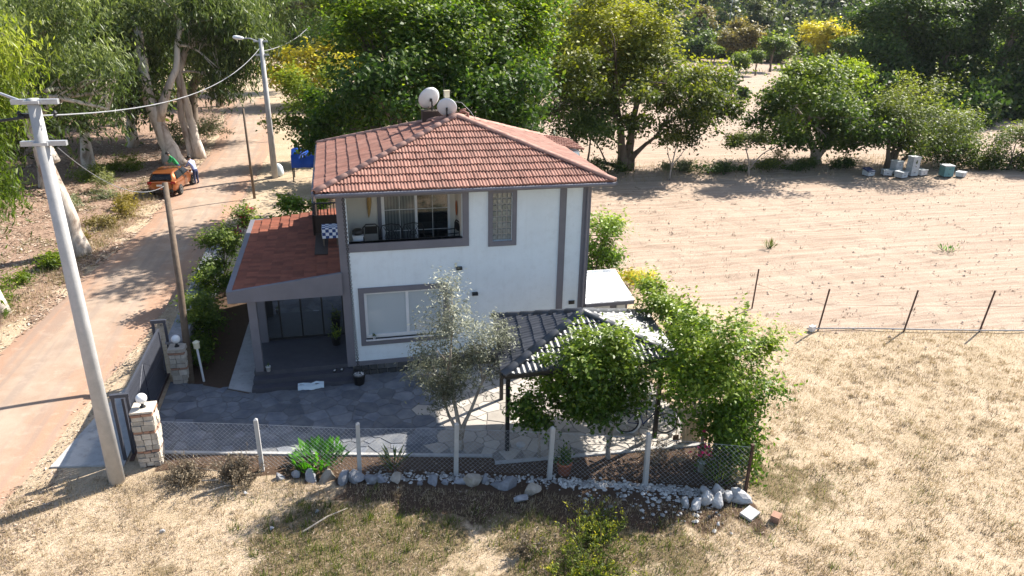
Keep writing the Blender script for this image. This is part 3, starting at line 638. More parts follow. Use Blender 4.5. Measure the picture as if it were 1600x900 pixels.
# terrace guard on the porch roof
TG = part('terrace_guard', MB().box(-.86, -.02, 4.2, 4.28, 3.3, 4.16).box(-.9, -.82, 4.2, 7.0, 3.3, 4.16), 'darkwood', H)
part('rail', MB().box(-.86, -.02, 4.21, 4.26, 4.57, 4.62).box(-.88, -.83, 4.26, 7, 4.57, 4.62), 'black', TG)
for i in range(8): x = -.84+i*.115; part('baluster', MB().box(x, x+.03, 4.22, 4.25, 4.16, 4.57), 'black', TG)
part('terrace_floor', MB().box(-.82, -.02, 1.9, 4.2, 3.5, 3.53), 'darkwood', H)
# lean-to
LT = part('lean_to', MB().box(7.83, 9.4, .12, 1.9, 0, 1.82), 'trim', H)
part('lean_to_window', MB().box(8.0, 8.75, .07, .12, .9, 1.72).box(9.0, 9.3, .07, .12, .2, 1.72), 'white', H)
part('lean_to_gutter', MB().box(7.83, 9.55, -.1, 0, 1.78, 1.9), 'trim', H)
lay_tiles(LT, (7.83, -.04, 1.9), (1,0,0), (0,1,.2), [(0,0),(1.72,0),(1.72,1.9),(0,1.9)], .2, .37, 'leanwhite', single=True, h=.007, lift=.012)
part('lean_to_deck', MB().add([(7.83,-.02,1.86),(9.52,-.02,1.86),(9.52,1.85,2.23),(7.83,1.85,2.23),(7.83,-.02,1.8),(9.52,-.02,1.8),(9.52,1.85,1.8),(7.83,1.85,1.8)], [(0,1,2,3),(7,6,5,4),(4,5,1,0),(5,6,2,1),(6,7,3,2)]), 'underlay', H)
ridge(LT, (7.83, 1.85, 2.3), (9.55, 1.85, 2.3), 'palegrey', .08, .4)

# ------------------------------------------------------------------ things on and in the house
def dish(loc, r, nrm, label):
    loc = Vector(loc); nrm = Vector(nrm).normalized(); T = thing('satellite_dish', label, 'satellite dish', loc, 'satellite dishes on the roof')
    prof = [(.02, -.14*r*2)]+[(r*t, (t*t-1)*.28*r) for t in (.2, .4, .6, .8, 1)]+[(r*.985, .012)]+[(r*t, (t*t-1)*.28*r+.012) for t in (.8, .5, .2)]
    part('reflector', MB().lathe(loc, prof, 28, nrm), 'dish', T, True)
    bk = loc-nrm*.28*r
    part('bracket', MB().obox(bk-nrm*.04, (.06, .08, .1), math.atan2(nrm.y, nrm.x)-1.57), 'black', T)
    part('mast', MB().tube([bk-nrm*.1, bk-nrm*.1-Vector((0,0,r*1.5))], .028, 8).tube([bk-nrm*.1-Vector((0,0,.1)), bk-nrm*.1+Vector((.25,.1,-r*1.45))], .014, 6), 'black', T)
    tip = loc+nrm*r*.95-Vector((0,0,.1))
    part('feed_arm', MB().tube([loc-Vector((0,0,r*.95)), tip], .014, 6).lathe(tip, [(.02,-.06),(.04,-.05),(.04,.05),(.02,.06)], 10, nrm), 'black', T)
dish((3.27, 4.0, 8.15), .39, (-.35, .9, .35), 'larger white satellite dish on the roof peak seen from behind')
dish((3.78, 3.3, 7.93), .33, (.2, .93, .32), 'smaller grey satellite dish below the ivory antenna box')
# antenna
T = thing('roof_antenna', 'ivory box antenna on a thin mast above the satellite dishes', 'antenna', (3.84, 3.6, 7.6))
part('mast', MB().tube([(3.84,3.6,7.5),(3.84,3.6,8.2)], .02, 8), 'black', T); part('box', MB().obox((3.82,3.6,8.31), (.17,.12,.2), .2).obox((3.82,3.6,8.43), (.2,.14,.03), .2), 'ivory', T)
part('whip', MB().tube([(3.74,3.62,8.4),(3.72,3.62,8.85)], .006, 5), 'black', T)
T = thing('chimney', 'low dark red chimney with pipe elbows behind the roof peak', 'chimney', (4.3, 3.6, 7.4))
part('stack', MB().box(3.0, 3.75, 3.7, 4.15, 7.1, 7.75), 'darkwood', T); part('pipe', MB().tube([(4.2,3.4,7.5),(4.2,3.4,7.72),(4.34,3.35,7.78),(4.48,3.3,7.72),(4.48,3.3,7.5)], .05, 8), 'rooftile', T, True)
part('pipe', MB().tube([(4.28,3.55,7.5),(4.28,3.55,7.8),(4.45,3.5,7.82)], .04, 8), 'rooftile', T, True)
solo('antenna_cable', MB().tube([(3.85,3.6,8.1),(4.3,3.5,8.05),(4.6,3.4,7.75),(4.75,3.3,7.5)], .009, 5), 'cable', 'thin grey cable looping from the antenna to the roof', 'cable', (4.3,3.5,7.9))
# rain chain and pot
mb = MB(); z = 6.02; k = 0
while z > .55:
    x = .2+.1*(6-z)/5.5; mb.torus((x, -.42, z), +.038, .012, (1,0,0) if k % 2 else (0,1,0), 8, 4); z -= .062; k += 1
solo('rain_chain', mb, 'black', 'black rain chain hanging from the eave down to a pebble pot', 'chain', (.25,-.42,.5))
def pot(name, loc, r, h, label, mat, fill=None, cat='pot', group=None):
    T = thing(name, label, cat, loc, group)
    part('vessel', MB().lathe(loc, [(r*.75,0),(r,h*.9),(r*1.06,h*.9),(r*1.06,h),(r*.9,h),(r*.88,h*.85),(.01,h*.85)], 20), mat, T, True)
    if fill == 'pebbles':
        q = MB()
        for i in range(40):
            a = random.random()*6.28; d = r*.8*math.sqrt(random.random()); q.lathe((loc[0]+d*math.cos(a), loc[1]+d*math.sin(a), loc[2]+h*.9), [(.005,-.025),(.028,0),(.025,.02),(.005,.032)], 6)
        part('pebbles', q, 'pebble', T, True, kind='stuff')
    elif fill: plant_part(T, 'leaves', (loc[0], loc[1], loc[2]+h*.95), *fill)
    return T
def plant_part(T, name, c, r, h, n, ll, lw, mat, up_=.6):
    P = np.array(c)+rng.normal(size=(n,3))*np.array([r,r,h])*.5+np.array([0,0,h*.6]); P[:,2] = np.maximum(P[:,2], c[2]+.02)
    A = (P-np.array(c)); A = A/np.linalg.norm(A,axis=1,keepdims=True)+np.array([0,0,up_])*.5+unit(n)*.3
    L = ll*np.clip(rng.normal(1,.25,n),.5,1.6)
    me = leafmesh(name, P-np.array(ORG[T.name]), unit(n)+np.array([0,0,.6]), A, L, L*lw, .45+.2*rng.normal(size=n), mat); return meshobj(name, me, T, kind='stuff')
pot('pebble_pot', (.3,-.62,.035), .2, .34, 'black pot of white pebbles under the rain chain', 'potblack', 'pebbles')
pot('column_pot', (-2.42,-.02,.45), .075, .17, 'small white pot with black rim beside the porch column', 'white', (.06,.08,20,.06,.4,'dark'), 'pot')
pot('porch_planter', (-.35,1.5,.45), .17, .3, 'dark planter with low plant in front of the porch glass', 'potblack', (.2,.25,120,.12,.3,'shrub'), 'planter')
pot('sill_pot', (.86,-.02,1.25), .06, .1, 'small white pot with dark plant on the window sill', 'white', (.05,.06,40,.05,.5,'dark'), 'pot')
# shoes, cloth
T = thing('shoe', 'left of two black shoes on the top porch step', 'shoe', (-.42,-.15,.3), 'shoes on the step')
part('upper', MB().lathe((-.42,-.15,.31), [(.02,-.13),(.045,-.11),(.05,-.03),(.045,.05),(.05,.1),(.03,.13)], 10, (.3,1,0)), 'potblack', T, True); part('insole', MB().obox((-.43,-.19,.356), (.05,.09,.006), -.3), 'white', T)
T2 = copytree(T); T2.location.x += .22; T2.location.y += .02; T2['label'] = 'second black shoe on the porch step, beside the wall'
mb = MB(); ng = 10
vs_ = [(-1.55+.78*i/ng, -.52+.02*math.sin(i)-.22*j/5*(1-.2*math.sin(i*.9)), .158+.05*mnoise.noise(Vector((i*.5, j*.7, 2)))+.03*(j == 0)-(.11 if j == 5 else 0)) for i in range(ng+1) for j in range(6)]
solo('cloth', MB().add(vs_, [(i*6+j, (i+1)*6+j, (i+1)*6+j+1, i*6+j+1) for i in range(ng) for j in range(5)]), 'clothwhite', 'crumpled pale blue cloth lying on the porch steps', 'cloth', (-1.2,-.6,.16), smooth=True)
# balcony furniture
def bench(x0, x1, y, z, label, seats):
    T = thing('iron_bench', label, 'bench', ((x0+x1)/2, y, z)); w = (x1-x0)/seats; bk = MB(); sc = MB()
    for s in range(seats):
        a = x0+s*w+.02; b = a+w-.04; c = (a+b)/2
        bk.tube([(a,y,z+.4),(a,y,z+.85),(a+.06,y,z+.98),(c,y,z+1.03),(b-.06,y,z+.98),(b,y,z+.85),(b,y,z+.4)], .018, 6)
        for sgn in (-1, 1):
            for k in (.08, .19): sc.tube([(c+sgn*k*w,y,z+.45),(c+sgn*(k+.1)*w,y,z+.6),(c+sgn*(k+.02)*w,y,z+.78),(c+sgn*(k+.14)*w,y,z+.92),(c+sgn*(k+.04)*w,y,z+.97)], .012, 5)
        sc.torus((c,y,z+.72), .09, .012, (0,1,0), 12, 5); sc.tube([(c,y,z+.45),(c,y,z+1.0)], .012, 5)
    part('backrest', bk, 'iron', T); part('scrollwork', sc, 'iron', T)
    part('seat', MB().box(x0, x1, y-.45, y-.02, z+.4, z+.43), 'iron', T)
    for x in (x0+.02, x1-.02):
        for yy in (y-.43, y-.02): part('leg', MB().tube([(x,yy,z),(x,yy,z+.4)], .016, 6), 'iron', T)
        part('armrest', MB().tube([(x,y,z+.66),(x,y-.3,z+.68),(x,y-.45,z+.62),(x,y-.43,z+.4)], .016, 6), 'iron', T)
bench(1.25, 2.62, .75, 3.74, 'black scrollwork iron bench against the balcony door', 2)
def chair(name, c, z, label, rz=0, bh=.95, mat='iron', seatmat=None):
    T = thing(name, label, 'chair', (0,0,0)); w = .24
    part('seat', MB().box(-w, w, -w, w, .42, .45), seatmat or mat, T)
    part('backrest', MB().tube([(-w,w,.42),(-w,w+.03,bh-.1),(-w*.6,w+.04,bh),(w*.6,w+.04,bh),(w,w+.03,bh-.1),(w,w,.42)], .02, 6).box(-w*.8, w*.8, w+.01, w+.04, bh-.3, bh-.06), mat, T)
    for sx in (-1, 1):
        for sy in (-1, 1): part('leg', MB().tube([(sx*w,sy*w,0),(sx*w,sy*w,.43)], .018, 6), mat, T)
        part('armrest', MB().tube([(sx*w,w,.68),(sx*w,-w*.8,.68),(sx*w,-w,.44)], .018, 6), mat, T)
    T.location = (*c, z); T.rotation_euler.z = rz; return T
chair('iron_chair', (.98, .62), 3.74, 'low black iron chair beside the scrollwork bench', 0, 1.0)
chair('iron_chair', (3.42, .75), 3.74, 'black iron chair at the far end of the balcony', -1.4, 1.0)
T = thing('side_stand', 'pale stand with round black lid in the balcony corner', 'stand', (.55,.6,3.74))
part('frame', MB().box(.42,.72,.45,.75,3.74,4.5).box(.4,.74,.43,.77,4.5,4.53), 'palegrey', T); part('lid', MB().lathe((.57,.6,4.53), [(.12,0),(.17,.03),(.17,.12),(.12,.17),(.02,.19)], 16), 'potblack', T, True)
solo('wall_ornament', MB().lathe((3.7, 1.0, 5.05), [(.001,.0),(.1,.0),(.115,.01),(.1,.025),(.03,.03),(.001,.03)], 20, (-1,0,0)), 'oval', 'orange oval ornament on the balcony side wall', 'ornament', (3.7,1.0,5.0))
o = bpy.data.objects['wall_ornament']; o.scale = (1, 1.25, 2.2)
solo('dried_bunch', MB().tube([(.98,1.45,5.85),(1.0,1.42,5.6),(.99,1.42,5.3),(.97,1.44,4.95),(.96,1.46,4.8)], [.02,.06,.075,.04,.01], 8), 'straw', 'dried straw bunch hanging on the balcony back wall', 'ornament', (.98,1.44,4.8))
T = thing('terrace_table', 'small table under a blue checked cloth on the side terrace', 'table', (-.3, 2.95, 3.53))
part('table_top', MB().box(-.54,-.06,2.7,3.2,4.1,4.13), 'wood', T); part('tablecloth', MB().box(-.56,-.04,2.68,3.22,4.132,4.14).box(-.565,-.555,2.68,3.22,3.8,4.132).box(-.56,-.04,2.672,2.68,3.8,4.132), 'check', T)
for x in (-.52,-.08):
    for y in (2.72,3.18): part('leg', MB().box(x-.02,x+.02,y-.02,y+.02,3.53,4.1), 'wood', T)

# ------------------------------------------------------------------ carport
CP = thing('carport', 'open carport with charcoal tiled pyramid roof on black posts', 'carport', (6.4,-3.6,0))
cE = [Vector((3.74,-5.74,2.68)), Vector((8.45,-5.66,2.68)), Vector((8.76,-2.8,2.68)), Vector((4.24,-2.2,2.68))]; cA = Vector((6.3,-4.1,3.48))
CR = part('roof', MB().add([*(e-Vector((0,0,.02)) for e in cE), cA-Vector((0,0,.02)), *(e-Vector((0,0,.1)) for e in cE)], [(0,1,4),(1,2,4),(2,3,4),(3,0,4),(5,6,1,0),(6,7,2,1),(7,8,3,2),(8,5,0,3),(8,7,6,5)]), 'black', CP)
for k in range(4):
    a, b = cE[k], cE[(k+1) % 4]; u = (b-a).normalized(); t = (cA-a).dot(u); v = cA-(a+u*t)
    lay_tiles(CR, a, u, v, [(0,0), ((b-a).length, 0), (t, v.length)], .30, .34, 'darktile', single=True, h=.045, lift=.035, rolls=1 if k == 9 else 2)
for e in cE: ridge(CR, e+Vector((0,0,.06)), cA+Vector((0,0,.06)), 'darktile', .11, .5)
for x, y in ((4.03,-5.1),(8.2,-5.3),(8.5,-3.0),(4.45,-2.45)): part('post', MB().box(x-.05,x+.05,y-.05,y+.05,0.03,2.6), 'black', CP)
bm_ = MB()
for k in range(4): a, b = cE[k].lerp(cA,.04), cE[(k+1)%4].lerp(cA,.04); bm_.tube([a-Vector((0,0,.14)), b-Vector((0,0,.14))], .06, 4)
part('beam', bm_, 'black', CP)

# ------------------------------------------------------------------ patio of flagstones
def clip_poly(poly, p, nrm):
    out = []
    for i in range(len(poly)):
        a, b = poly[i], poly[(i+1) % len(poly)]; da = (a[0]-p[0])*nrm[0]+(a[1]-p[1])*nrm[1]; db = (b[0]-p[0])*nrm[0]+(b[1]-p[1])*nrm[1]
        if da <= 0: out.append(a)
        if da*db < 0: t = da/(da-db); out.append((a[0]+(b[0]-a[0])*t, a[1]+(b[1]-a[1])*t))
    return out
def inpoly(p, poly):
    c = False
    for i in range(len(poly)):
        (x0, y0), (x1, y1) = poly[i], poly[i-1]
        if (y0 > p[1]) != (y1 > p[1]) and p[0] < (x1-x0)*(p[1]-y0)/(y1-y0)+x0: c = not c
    return c
PAT = [(-5.45,.7),(-5.4,-3.1),(-4.9,-3.28),(3.6,-5.2),(3.62,-5.5),(9.3,-5.85),(9.35,-.2),(7.83,-.05),(.14,-.06),(.14,-.6),(-2.95,-.6),(-3.7,-.15),(-4.6,.35)]
SL = solo('patio', MB().prism(PAT, -.06, .022), 'grout', None, None, (0,0,0), kind='structure')
seeds = []
tries = 0
while tries < 9000 and len(seeds) < 345:
    tries += 1; rr_ = random.choice((.11,.17,.2,.24,.28)) if tries > 700 else .27; p = (random.uniform(-5.5,9.4), random.uniform(-5.9,.7))
    if inpoly(p, PAT) and all((p[0]-q[0])**2+((p[1]-q[1])*1.25)**2 > (q[2]+rr_)**2 for q in seeds): seeds.append((*p, rr_))
for s in seeds:
    poly = [(s[0]-.6,s[1]-.6),(s[0]+.6,s[1]-.6),(s[0]+.6,s[1]+.6),(s[0]-.6,s[1]+.6)]
    for q in seeds:
        d = math.hypot(q[0]-s[0], q[1]-s[1])
        if 0 < d < 1.5: nn = ((q[0]-s[0])/d, (q[1]-s[1])/d); w_ = d*s[2]/(s[2]+q[2]); poly = clip_poly(poly, (s[0]+nn[0]*(w_-.012), s[1]+nn[1]*(w_-.012)), nn)
    if len(poly) < 3: continue
    # keep inside the patio outline: pull outside corners towards the seed
    pp = []
    for c in poly:
        t = 1.0
        while t > .2 and not inpoly((s[0]+(c[0]-s[0])*t, s[1]+(c[1]-s[1])*t), PAT): t -= .05
        pp.append((s[0]+(c[0]-s[0])*t, s[1]+(c[1]-s[1])*t))
    sand = s[0]+random.uniform(-.45,.45) > 2.3 or random.random() < .008
    part('flagstone', MB().prism(pp, .018, .034+random.uniform(0,.006), .03), 'sandflag' if sand else 'slate', SL)
bd = MB()
for a, b in (((-4.9,-3.32),(3.6,-5.26)), ((3.6,-5.58),(9.35,-5.92))):
    d = math.hypot(b[0]-a[0], b[1]-a[1]); bd.obox(((a[0]+b[0])/2, (a[1]+b[1])/2, 0), (d, .1, .1), math.atan2(b[1]-a[1], b[0]-a[0]))
struct('patio_kerb', bd, 'apron')
struct('side_path', MB().prism([(-3.65,-.1),(-2.92,-.5),(-2.92,7.3),(-3.45,7.3)], -.05, .026), 'apron')

# ------------------------------------------------------------------ gate, pillars, wall
GT = thing('sliding_gate', 'dark grey slatted steel sliding gate at the driveway', 'gate', (-5.6,-1.4,0))
part('gate_frame', MB().box(-5.63,-5.57,-3.35,.95,1.68,1.75).box(-5.63,-5.57,-3.35,.95,.1,.2).box(-5.63,-5.57,-3.35,-3.28,.2,1.68).box(-5.63,-5.57,.88,.95,.2,1.68).box(-5.63,-5.57,-1.24,-1.17,.2,1.68), 'steelgate', GT)
part('bracing', MB().tube([(-5.6,-3.3,.25),(-5.6,-1.25,1.65)], .02, 4).tube([(-5.6,-1.15,1.65),(-5.6,.9,.25)], .02, 4).box(-5.625,-5.575,-3.28,.88,.9,.95), 'steelgate', GT)
for i in range(40):
    y = -3.24+i*.1055
    if y < .86: part('slat', MB().box(-5.612,-5.588,y-.044,y+.044,.2,1.68), 'steelgate', GT)
part('roller_rail', MB().box(-5.65,-5.55,-3.6,1.2,.04,.07), 'rust', GT)
for y, lb in ((-3.5, 'near grey gate guide frame beside the white globe pillar'), (1.1, 'far grey gate guide frame beside the stone wall')):
    T = thing('gate_guide', lb, 'gate guide', (-5.6,y,0), 'gate guide frames')
    for dx in (-.17, .17): part('upright', MB().box(-5.6+dx-.035,-5.6+dx+.035,y-.035,y+.035,0,1.88), 'steelgate', T)
    part('crossbar', MB().box(-5.82,-5.38,y-.05,y+.05,1.88,1.97), 'steelgate', T)
def pillar(cx, cy, label, h=1.55, w=.5):
    T = thing('stone_pillar', label, 'pillar', (cx,cy,0), 'gate pillars'); part('core', MB().box(cx-w/2+.03,cx+w/2-.03,cy-w/2+.03,cy+w/2-.03,0,h), 'mortar', T)
    z = 0; k = 0
    while z < h-.06:
        br = k % 4 == 3; hh = min(.075 if br else random.uniform(.12,.19), h-z)
        for side in range(4):
            a = -w/2
            while a < w/2-.03:
                l = min(random.uniform(.14,.3), w/2-a)
                if w/2-a-l < .08: l = w/2-a
                c = a+l/2; pr_ = w/2-.02+random.uniform(-.018,.022)
                x, y = ((c,-pr_),(pr_,c),(-c,pr_),(-pr_,-c))[side]
                part('brick' if br else 'stone', MB().obox((cx+x,cy+y,z+hh/2), (l-.018,.07,hh-.016), side*math.pi/2, random.uniform(-.05,.05), random.uniform(-.03,.03)), 'brick' if br else 'pillarstone', T)
                a += l
        z += hh; k += 1
    part('cap', MB().box(cx-w/2-.02,cx+w/2+.02,cy-w/2-.02,cy+w/2+.02,h,h+.05), 'pillarstone', T)
    part('lamp_base', MB().lathe((cx,cy,h+.05), [(.07,0),(.07,.03),(.035,.05),(.035,.12),(.07,.14)], 14), 'black', T, True)
    part('lamp_globe', MB().lathe((cx,cy,h+.3), [(.001,-.134)]+[(.135*math.cos(t),.135*math.sin(t)) for t in np.linspace(-1.3,1.3,9)]+[(.001,.134)], 20), 'glasslens', T, True)
pillar(-5.08,-3.62, 'near stone and brick gate pillar with white globe lamp'); pillar(-5.1,.72, 'far stone gate pillar in front of the vine wall', 1.15, .44)
# retaining wall of stones along the road
WL = thing('stone_wall', 'vine-covered rubble stone wall between road and side garden', 'wall', (-5.2,5.5,0))
part('core', MB().add([(-5.42,1.05,0),(-5.0,1.05,0),(-5.15,11,0),(-5.6,11,0),(-5.42,1.05,1.15),(-5.0,1.05,1.15),(-5.15,11,1.05),(-5.6,11,1.05)], [(0,3,2,1),(4,5,6,7),(0,1,5,4),(1,2,6,5),(2,3,7,6),(3,0,4,7)]), 'mortar', WL)
z = .02
for r in range(6):
    y = 1.05; hh = .18
    while y < 10.8:
        l = random.uniform(.22,.5); t = (y-1.05)/10
        part('stone', MB().obox((-5.0-.15*t, y+l/2, z+hh/2), (.1,l-.03,hh-.03), -.015, random.uniform(-.06,.06), random.uniform(-.08,.08)), 'rock', WL); y += l
    z += hh
part('coping', MB().add([(-5.5,1.05,1.14),(-4.93,1.05,1.14),(-5.08,11,1.05),(-5.68,11,1.05),(-5.5,1.05,1.22),(-4.93,1.05,1.22),(-5.08,11,1.13),(-5.68,11,1.13)], [(0,3,2,1),(4,5,6,7),(0,1,5,4),(1,2,6,5),(2,3,7,6),(3,0,4,7)]), 'rock', WL)
T = thing('garden_lamp', 'slim white garden lamp post beside the far gate pillar', 'lamp', (-4.45,.55,0))
part('post', MB().tube([(-4.45,.55,0),(-4.5,.55,1.15)], .035, 8), 'white', T); part('lantern', MB().lathe((-4.5,.55,1.15), [(.05,0),(.09,.02),(.09,.2),(.11,.22),(.02,.28)], 12), 'ivory', T)

# ------------------------------------------------------------------ poles and cables
def lamp_head(T, a, d, s=1.0):
    a = Vector(a); d = Vector(d).normalized(); b = a+d*.75*s+Vector((0,0,.16*s))
    part('lamp_arm', MB().tube([a, a.lerp(b,.5)+Vector((0,0,.08)), b], .03*s, 8), 'wire', T)
    part('lamp_head', MB().lathe(b, [(.02,-.05),(.07*s,0),(.11*s,.15*s),(.12*s,.35*s),(.09*s,.5*s),(.01,.56*s)], 12, d+Vector((0,0,.12))), 'glasslens', T, True)
U = thing('street_lamp_pole', 'tall round concrete lamp pole standing beside the driveway apron', 'pole', (-5.76,-4.38,0), 'concrete lamp poles')
part('shaft', MB().tube([(-5.76,-4.38,-.2),(-5.76,-4.38,4.6),(-5.76,-4.38,9.3)], [.185,.15,.115], 20), 'concrete', U, True)
for z in (9.24, 8.4): part('crossarm', MB().box(-6.15,-5.3,-4.44,-4.32,z-.05,z+.05).box(-5.9,-5.62,-4.53,-4.23,z-.03,z+.03), 'wire', U)
lamp_head(U, (-5.95,-4.38,9.24), (-1,.1,0))
for dx in (-.3, .35): part('insulator', MB().lathe((-5.76+dx,-4.38,8.92), [(.02,0),(.05,.03),(.03,.06),(.05,.09),(.02,.14)], 10), 'potblack', U)
part('clamp', MB().obox((-5.98,-4.3,8.95), (.25,.1,.1)), 'black', U)
U2 = thing('street_lamp_pole', 'distant concrete lamp pole beyond the house at the road bend', 'pole', (-4.11,28.66,0), 'concrete lamp poles')
part('shaft', MB().tube([(-4.11,28.66,-.2),(-4.11,28.66,8.75)], [.21,.13], 14), 'concrete', U2, True)
for z in (8.6, 7.8): part('crossarm', MB().box(-4.55,-3.7,28.6,28.72,z-.05,z+.05), 'wire', U2)
lamp_head(U2, (-4.3,28.66,8.6), (-1,-.1,0), 1.1)
solo('wooden_pole', MB().tube([(-4.82,.46,-.2),(-4.95,1.7,2.9),(-5.1,2.6,5.9)], [.115,.1,.085], 10), 'wood', 'leaning bare wooden utility pole rising behind the gate', 'pole', (-4.82,.46,0), smooth=True)
solo('thin_wooden_pole', MB().tube([(-4.94,23.4,-.2),(-5.0,23.4,5.25)], [.08,.06], 8), 'wood', 'thin wooden pole standing at the road edge near the bend', 'pole', (-4.94,23.4,0), smooth=True)
def cable(name, a, b, sag, r, label, mat='cable', n=20):
    a = Vector(a); b = Vector(b); solo(name, MB().tube([a.lerp(b,t/n)-Vector((0,0,4*sag*(t/n)*(1-t/n))) for t in range(n+1)], r, 5), mat, label, 'cable', a.lerp(b,.5))
cable('overhead_cable', (-5.86,-4.33,8.95), (-4.2,28.6,8.2), .95, .017, 'thick grey overhead cable sagging between the two lamp poles')
cable('overhead_cable', (-5.98,-4.4,8.93), (-20,-10,9.2), .4, .03, 'black overhead cable running out of view from the near pole', 'potblack')
cable('service_cable', (-5.5,-4.35,8.3), (-5.12,2.55,5.8), .5, .008, 'thin service cable from the near lamp pole to the wooden pole')
cable('distant_cable', (-4.1,28.7,8.0), (-1,74,9.5), .8, .025, 'distant overhead cable running on past the road bend')
for i, (x, y, h) in enumerate(((-1, 74, 10), (1.5, 92, 11), (3.4, 112, 11.5))):
    z0 = float(hz(x, y)); T = thing('distant_pole', ORD[i]+' nearest of the slim grey poles beyond the yellow tree', 'pole', (x,y,z0), 'far road poles')
    part('shaft', MB().tube([(x,y,z0-.3),(x,y,z0+h)], [.22,.16], 8), 'concrete', T); part('crossarm', MB().box(x-.7,x+.7,y-.06,y+.06,z0+h-.6,z0+h-.45), 'wire', T)
    lamp_head(T, (x-.2,y,z0+h-.2), (-1,0,0), 1.4)

# ------------------------------------------------------------------ fence along the front garden
FP = [(-4.75,-4.0),(-2.29,-4.65),(.13,-5.35),(2.52,-5.85),(4.81,-6.5),(7.12,-7.23),(9.4,-8.1)]
FN = thing('wire_fence', 'chain-link fence on pale concrete posts along the front garden', 'fence', (2.5,-5.85,0))
for i, (x, y) in enumerate(FP[1:6]):
    lx = random.uniform(-.05,.05)
    part('post', MB().add([(x-.055,y-.055,-.2),(x+.055,y-.055,-.2),(x+.055,y+.055,-.2),(x-.055,y+.055,-.2),(x-.05+lx,y-.05,1.5),(x+.05+lx,y-.05,1.5),(x+.05+lx,y+.05,1.5),(x-.05+lx,y+.05,1.5),(x+lx,y,1.56)], [(0,1,5,4),(1,2,6,5),(2,3,7,6),(3,0,4,7),(4,5,8),(5,6,8),(6,7,8),(7,4,8)]), 'concrete', FN)
part('post', MB().box(9.37,9.43,-8.13,-8.07,-.2,1.42).box(9.36,9.44,-8.14,-8.06,1.42,1.45), 'rust', FN, label='rusty brown steel corner post')
mb = MB(); HF = 1.25; pitch = .125
for a, b in zip(FP[:-1], FP[1:]):
    L = math.hypot(b[0]-a[0], b[1]-a[1]); A = Vector((*a,.12)); d = (Vector((*b,.12))-A).normalized(); s = -HF
    while s < L:
        for sg in (0, 1):
            p0, p1 = (s, 0), (s+HF, HF)
            if p0[0] < 0: p0 = (0, -s)
            if p1[0] > L: p1 = (L, L-s)
            if p1[0]-p0[0] < .03: continue
            q = [(p0[0], p0[1]), (p1[0], p1[1])]
            if sg: q = [(L-x, y) for x, y in q]
            P0 = A+d*q[0][0]+Vector((0,0,q[0][1])); P1 = A+d*q[1][0]+Vector((0,0,q[1][1])); mb.tube([P0, P1], .0021, 3, False)
        s += pitch
part('wire_mesh', mb, 'wire', FN)
part('strand_wire', MB().tube([(x,y,1.37) for x, y in FP], .004, 4), 'wire', FN)
FF = thing('field_fence', 'row of thin rusty stakes along the edge of the bare field', 'fence', (19,0,0))
for x, y, t in ((15.82,2.62,.05),(17.14,.2,.18),(20.27,-.53,.22),(23.11,-1.1,.22),(26.2,-1.7,.2)):
    part('stake', MB().tube([(x,y,-.15),(x+t,y,1.62)], .032, 6), 'rust', FF)
part('strand_wire', MB().tube([(15.82,2.62,1.0),(17.24,.2,1.0),(20.4,-.53,1.0),(23.24,-1.1,1.0),(26.3,-1.7,1.0)], .004, 3), 'rust', FF)
part('edging_pipe', MB().tube([(16.7,.25,.05),(17.6,.1,.06),(19.2,-.2,.05),(21,-.68,.06),(23.1,-1.15,.05),(26.3,-1.8,.05),(32,-3,.03)], .03, 8), 'apron', FF, True)
solo('white_block', MB().obox((16.85,.15,.1), (.22,.16,.2), .4), 'palegrey', 'small white block at the end of the field edging pipe', 'block', (16.85,.15,0))

# ------------------------------------------------------------------ rocks and pebbles
def rockmesh(seed, sub=2):
    bm = bmesh.new(); bmesh.ops.create_icosphere(bm, subdivisions=sub, radius=1)
    for v in bm.verts:
        v.co *= 1+mnoise.noise(v.co*2.6+Vector((0,seed*3.7,0)))*.16
    rr = random.Random(seed)
    for _ in range(12):
        d = Vector((rr.gauss(0,1), rr.gauss(0,1), rr.gauss(0,.8))).normalized(); c = rr.uniform(.38,.78)
        for v in bm.verts:
            e = v.co.dot(d)-c
            if e > 0: v.co -= d*e
    me = bpy.data.meshes.new('rock'); bm.to_mesh(me); bm.free(); return me
RM = {k: [rockmesh(i) for i in range(7)] for k in ('rock', 'rockw', 'rocktan')}
for k in RM: [m_.materials.append(MT[k]) for m_ in RM[k]]
def rock(x, y, s, label, mat='rock', z=0, group=None, flat=.75):
    me = RM[mat][random.randrange(7)]; o = meshobj('rock', me, None, (x,y,z+s*flat*.45)); o.scale = (s*random.uniform(.9,1.2), s*random.uniform(.8,1), s*flat)
    o.rotation_euler = (random.uniform(-.2,.2), random.uniform(-.2,.2), random.uniform(0,6.28)); return props(o, label, 'rock', group)
row = [(-1.85,-5.05),(-1.42,-5.1),(-1.05,-5.25),(-.72,-5.35),(-.32,-5.42),(.0,-5.58),(.32,-5.62),(.66,-5.72),(1.0,-5.75),(1.52,-5.98),(1.95,-6.02),(2.22,-6.1),(2.52,-6.15),(2.82,-6.22),(3.14,-6.26),(3.42,-6.42),(3.78,-6.62)]
for i, (x, y) in enumerate(row): rock(x+random.uniform(-.06,.06), y+random.uniform(-.07,.05), random.choice((.13,.18,.22,.26,.29)), ORD[i]+' rock from the gate end of the garden edging row', 'rocktan' if i % 5 == 3 else 'rock', z=-.06, group='garden edging rocks', flat=.95)
rock(4.25,-6.95,.27,'tan angular rock below the fence, right of a bluish one','rocktan'); rock(3.95,-7.2,.22,'bluish rock lying below the edging row')
rw = [(7.75,-8.15),(8.0,-8.3),(8.3,-8.2),(8.55,-8.32),(8.85,-8.22),(9.1,-8.3),(8.45,-7.95),(8.75,-7.95)]
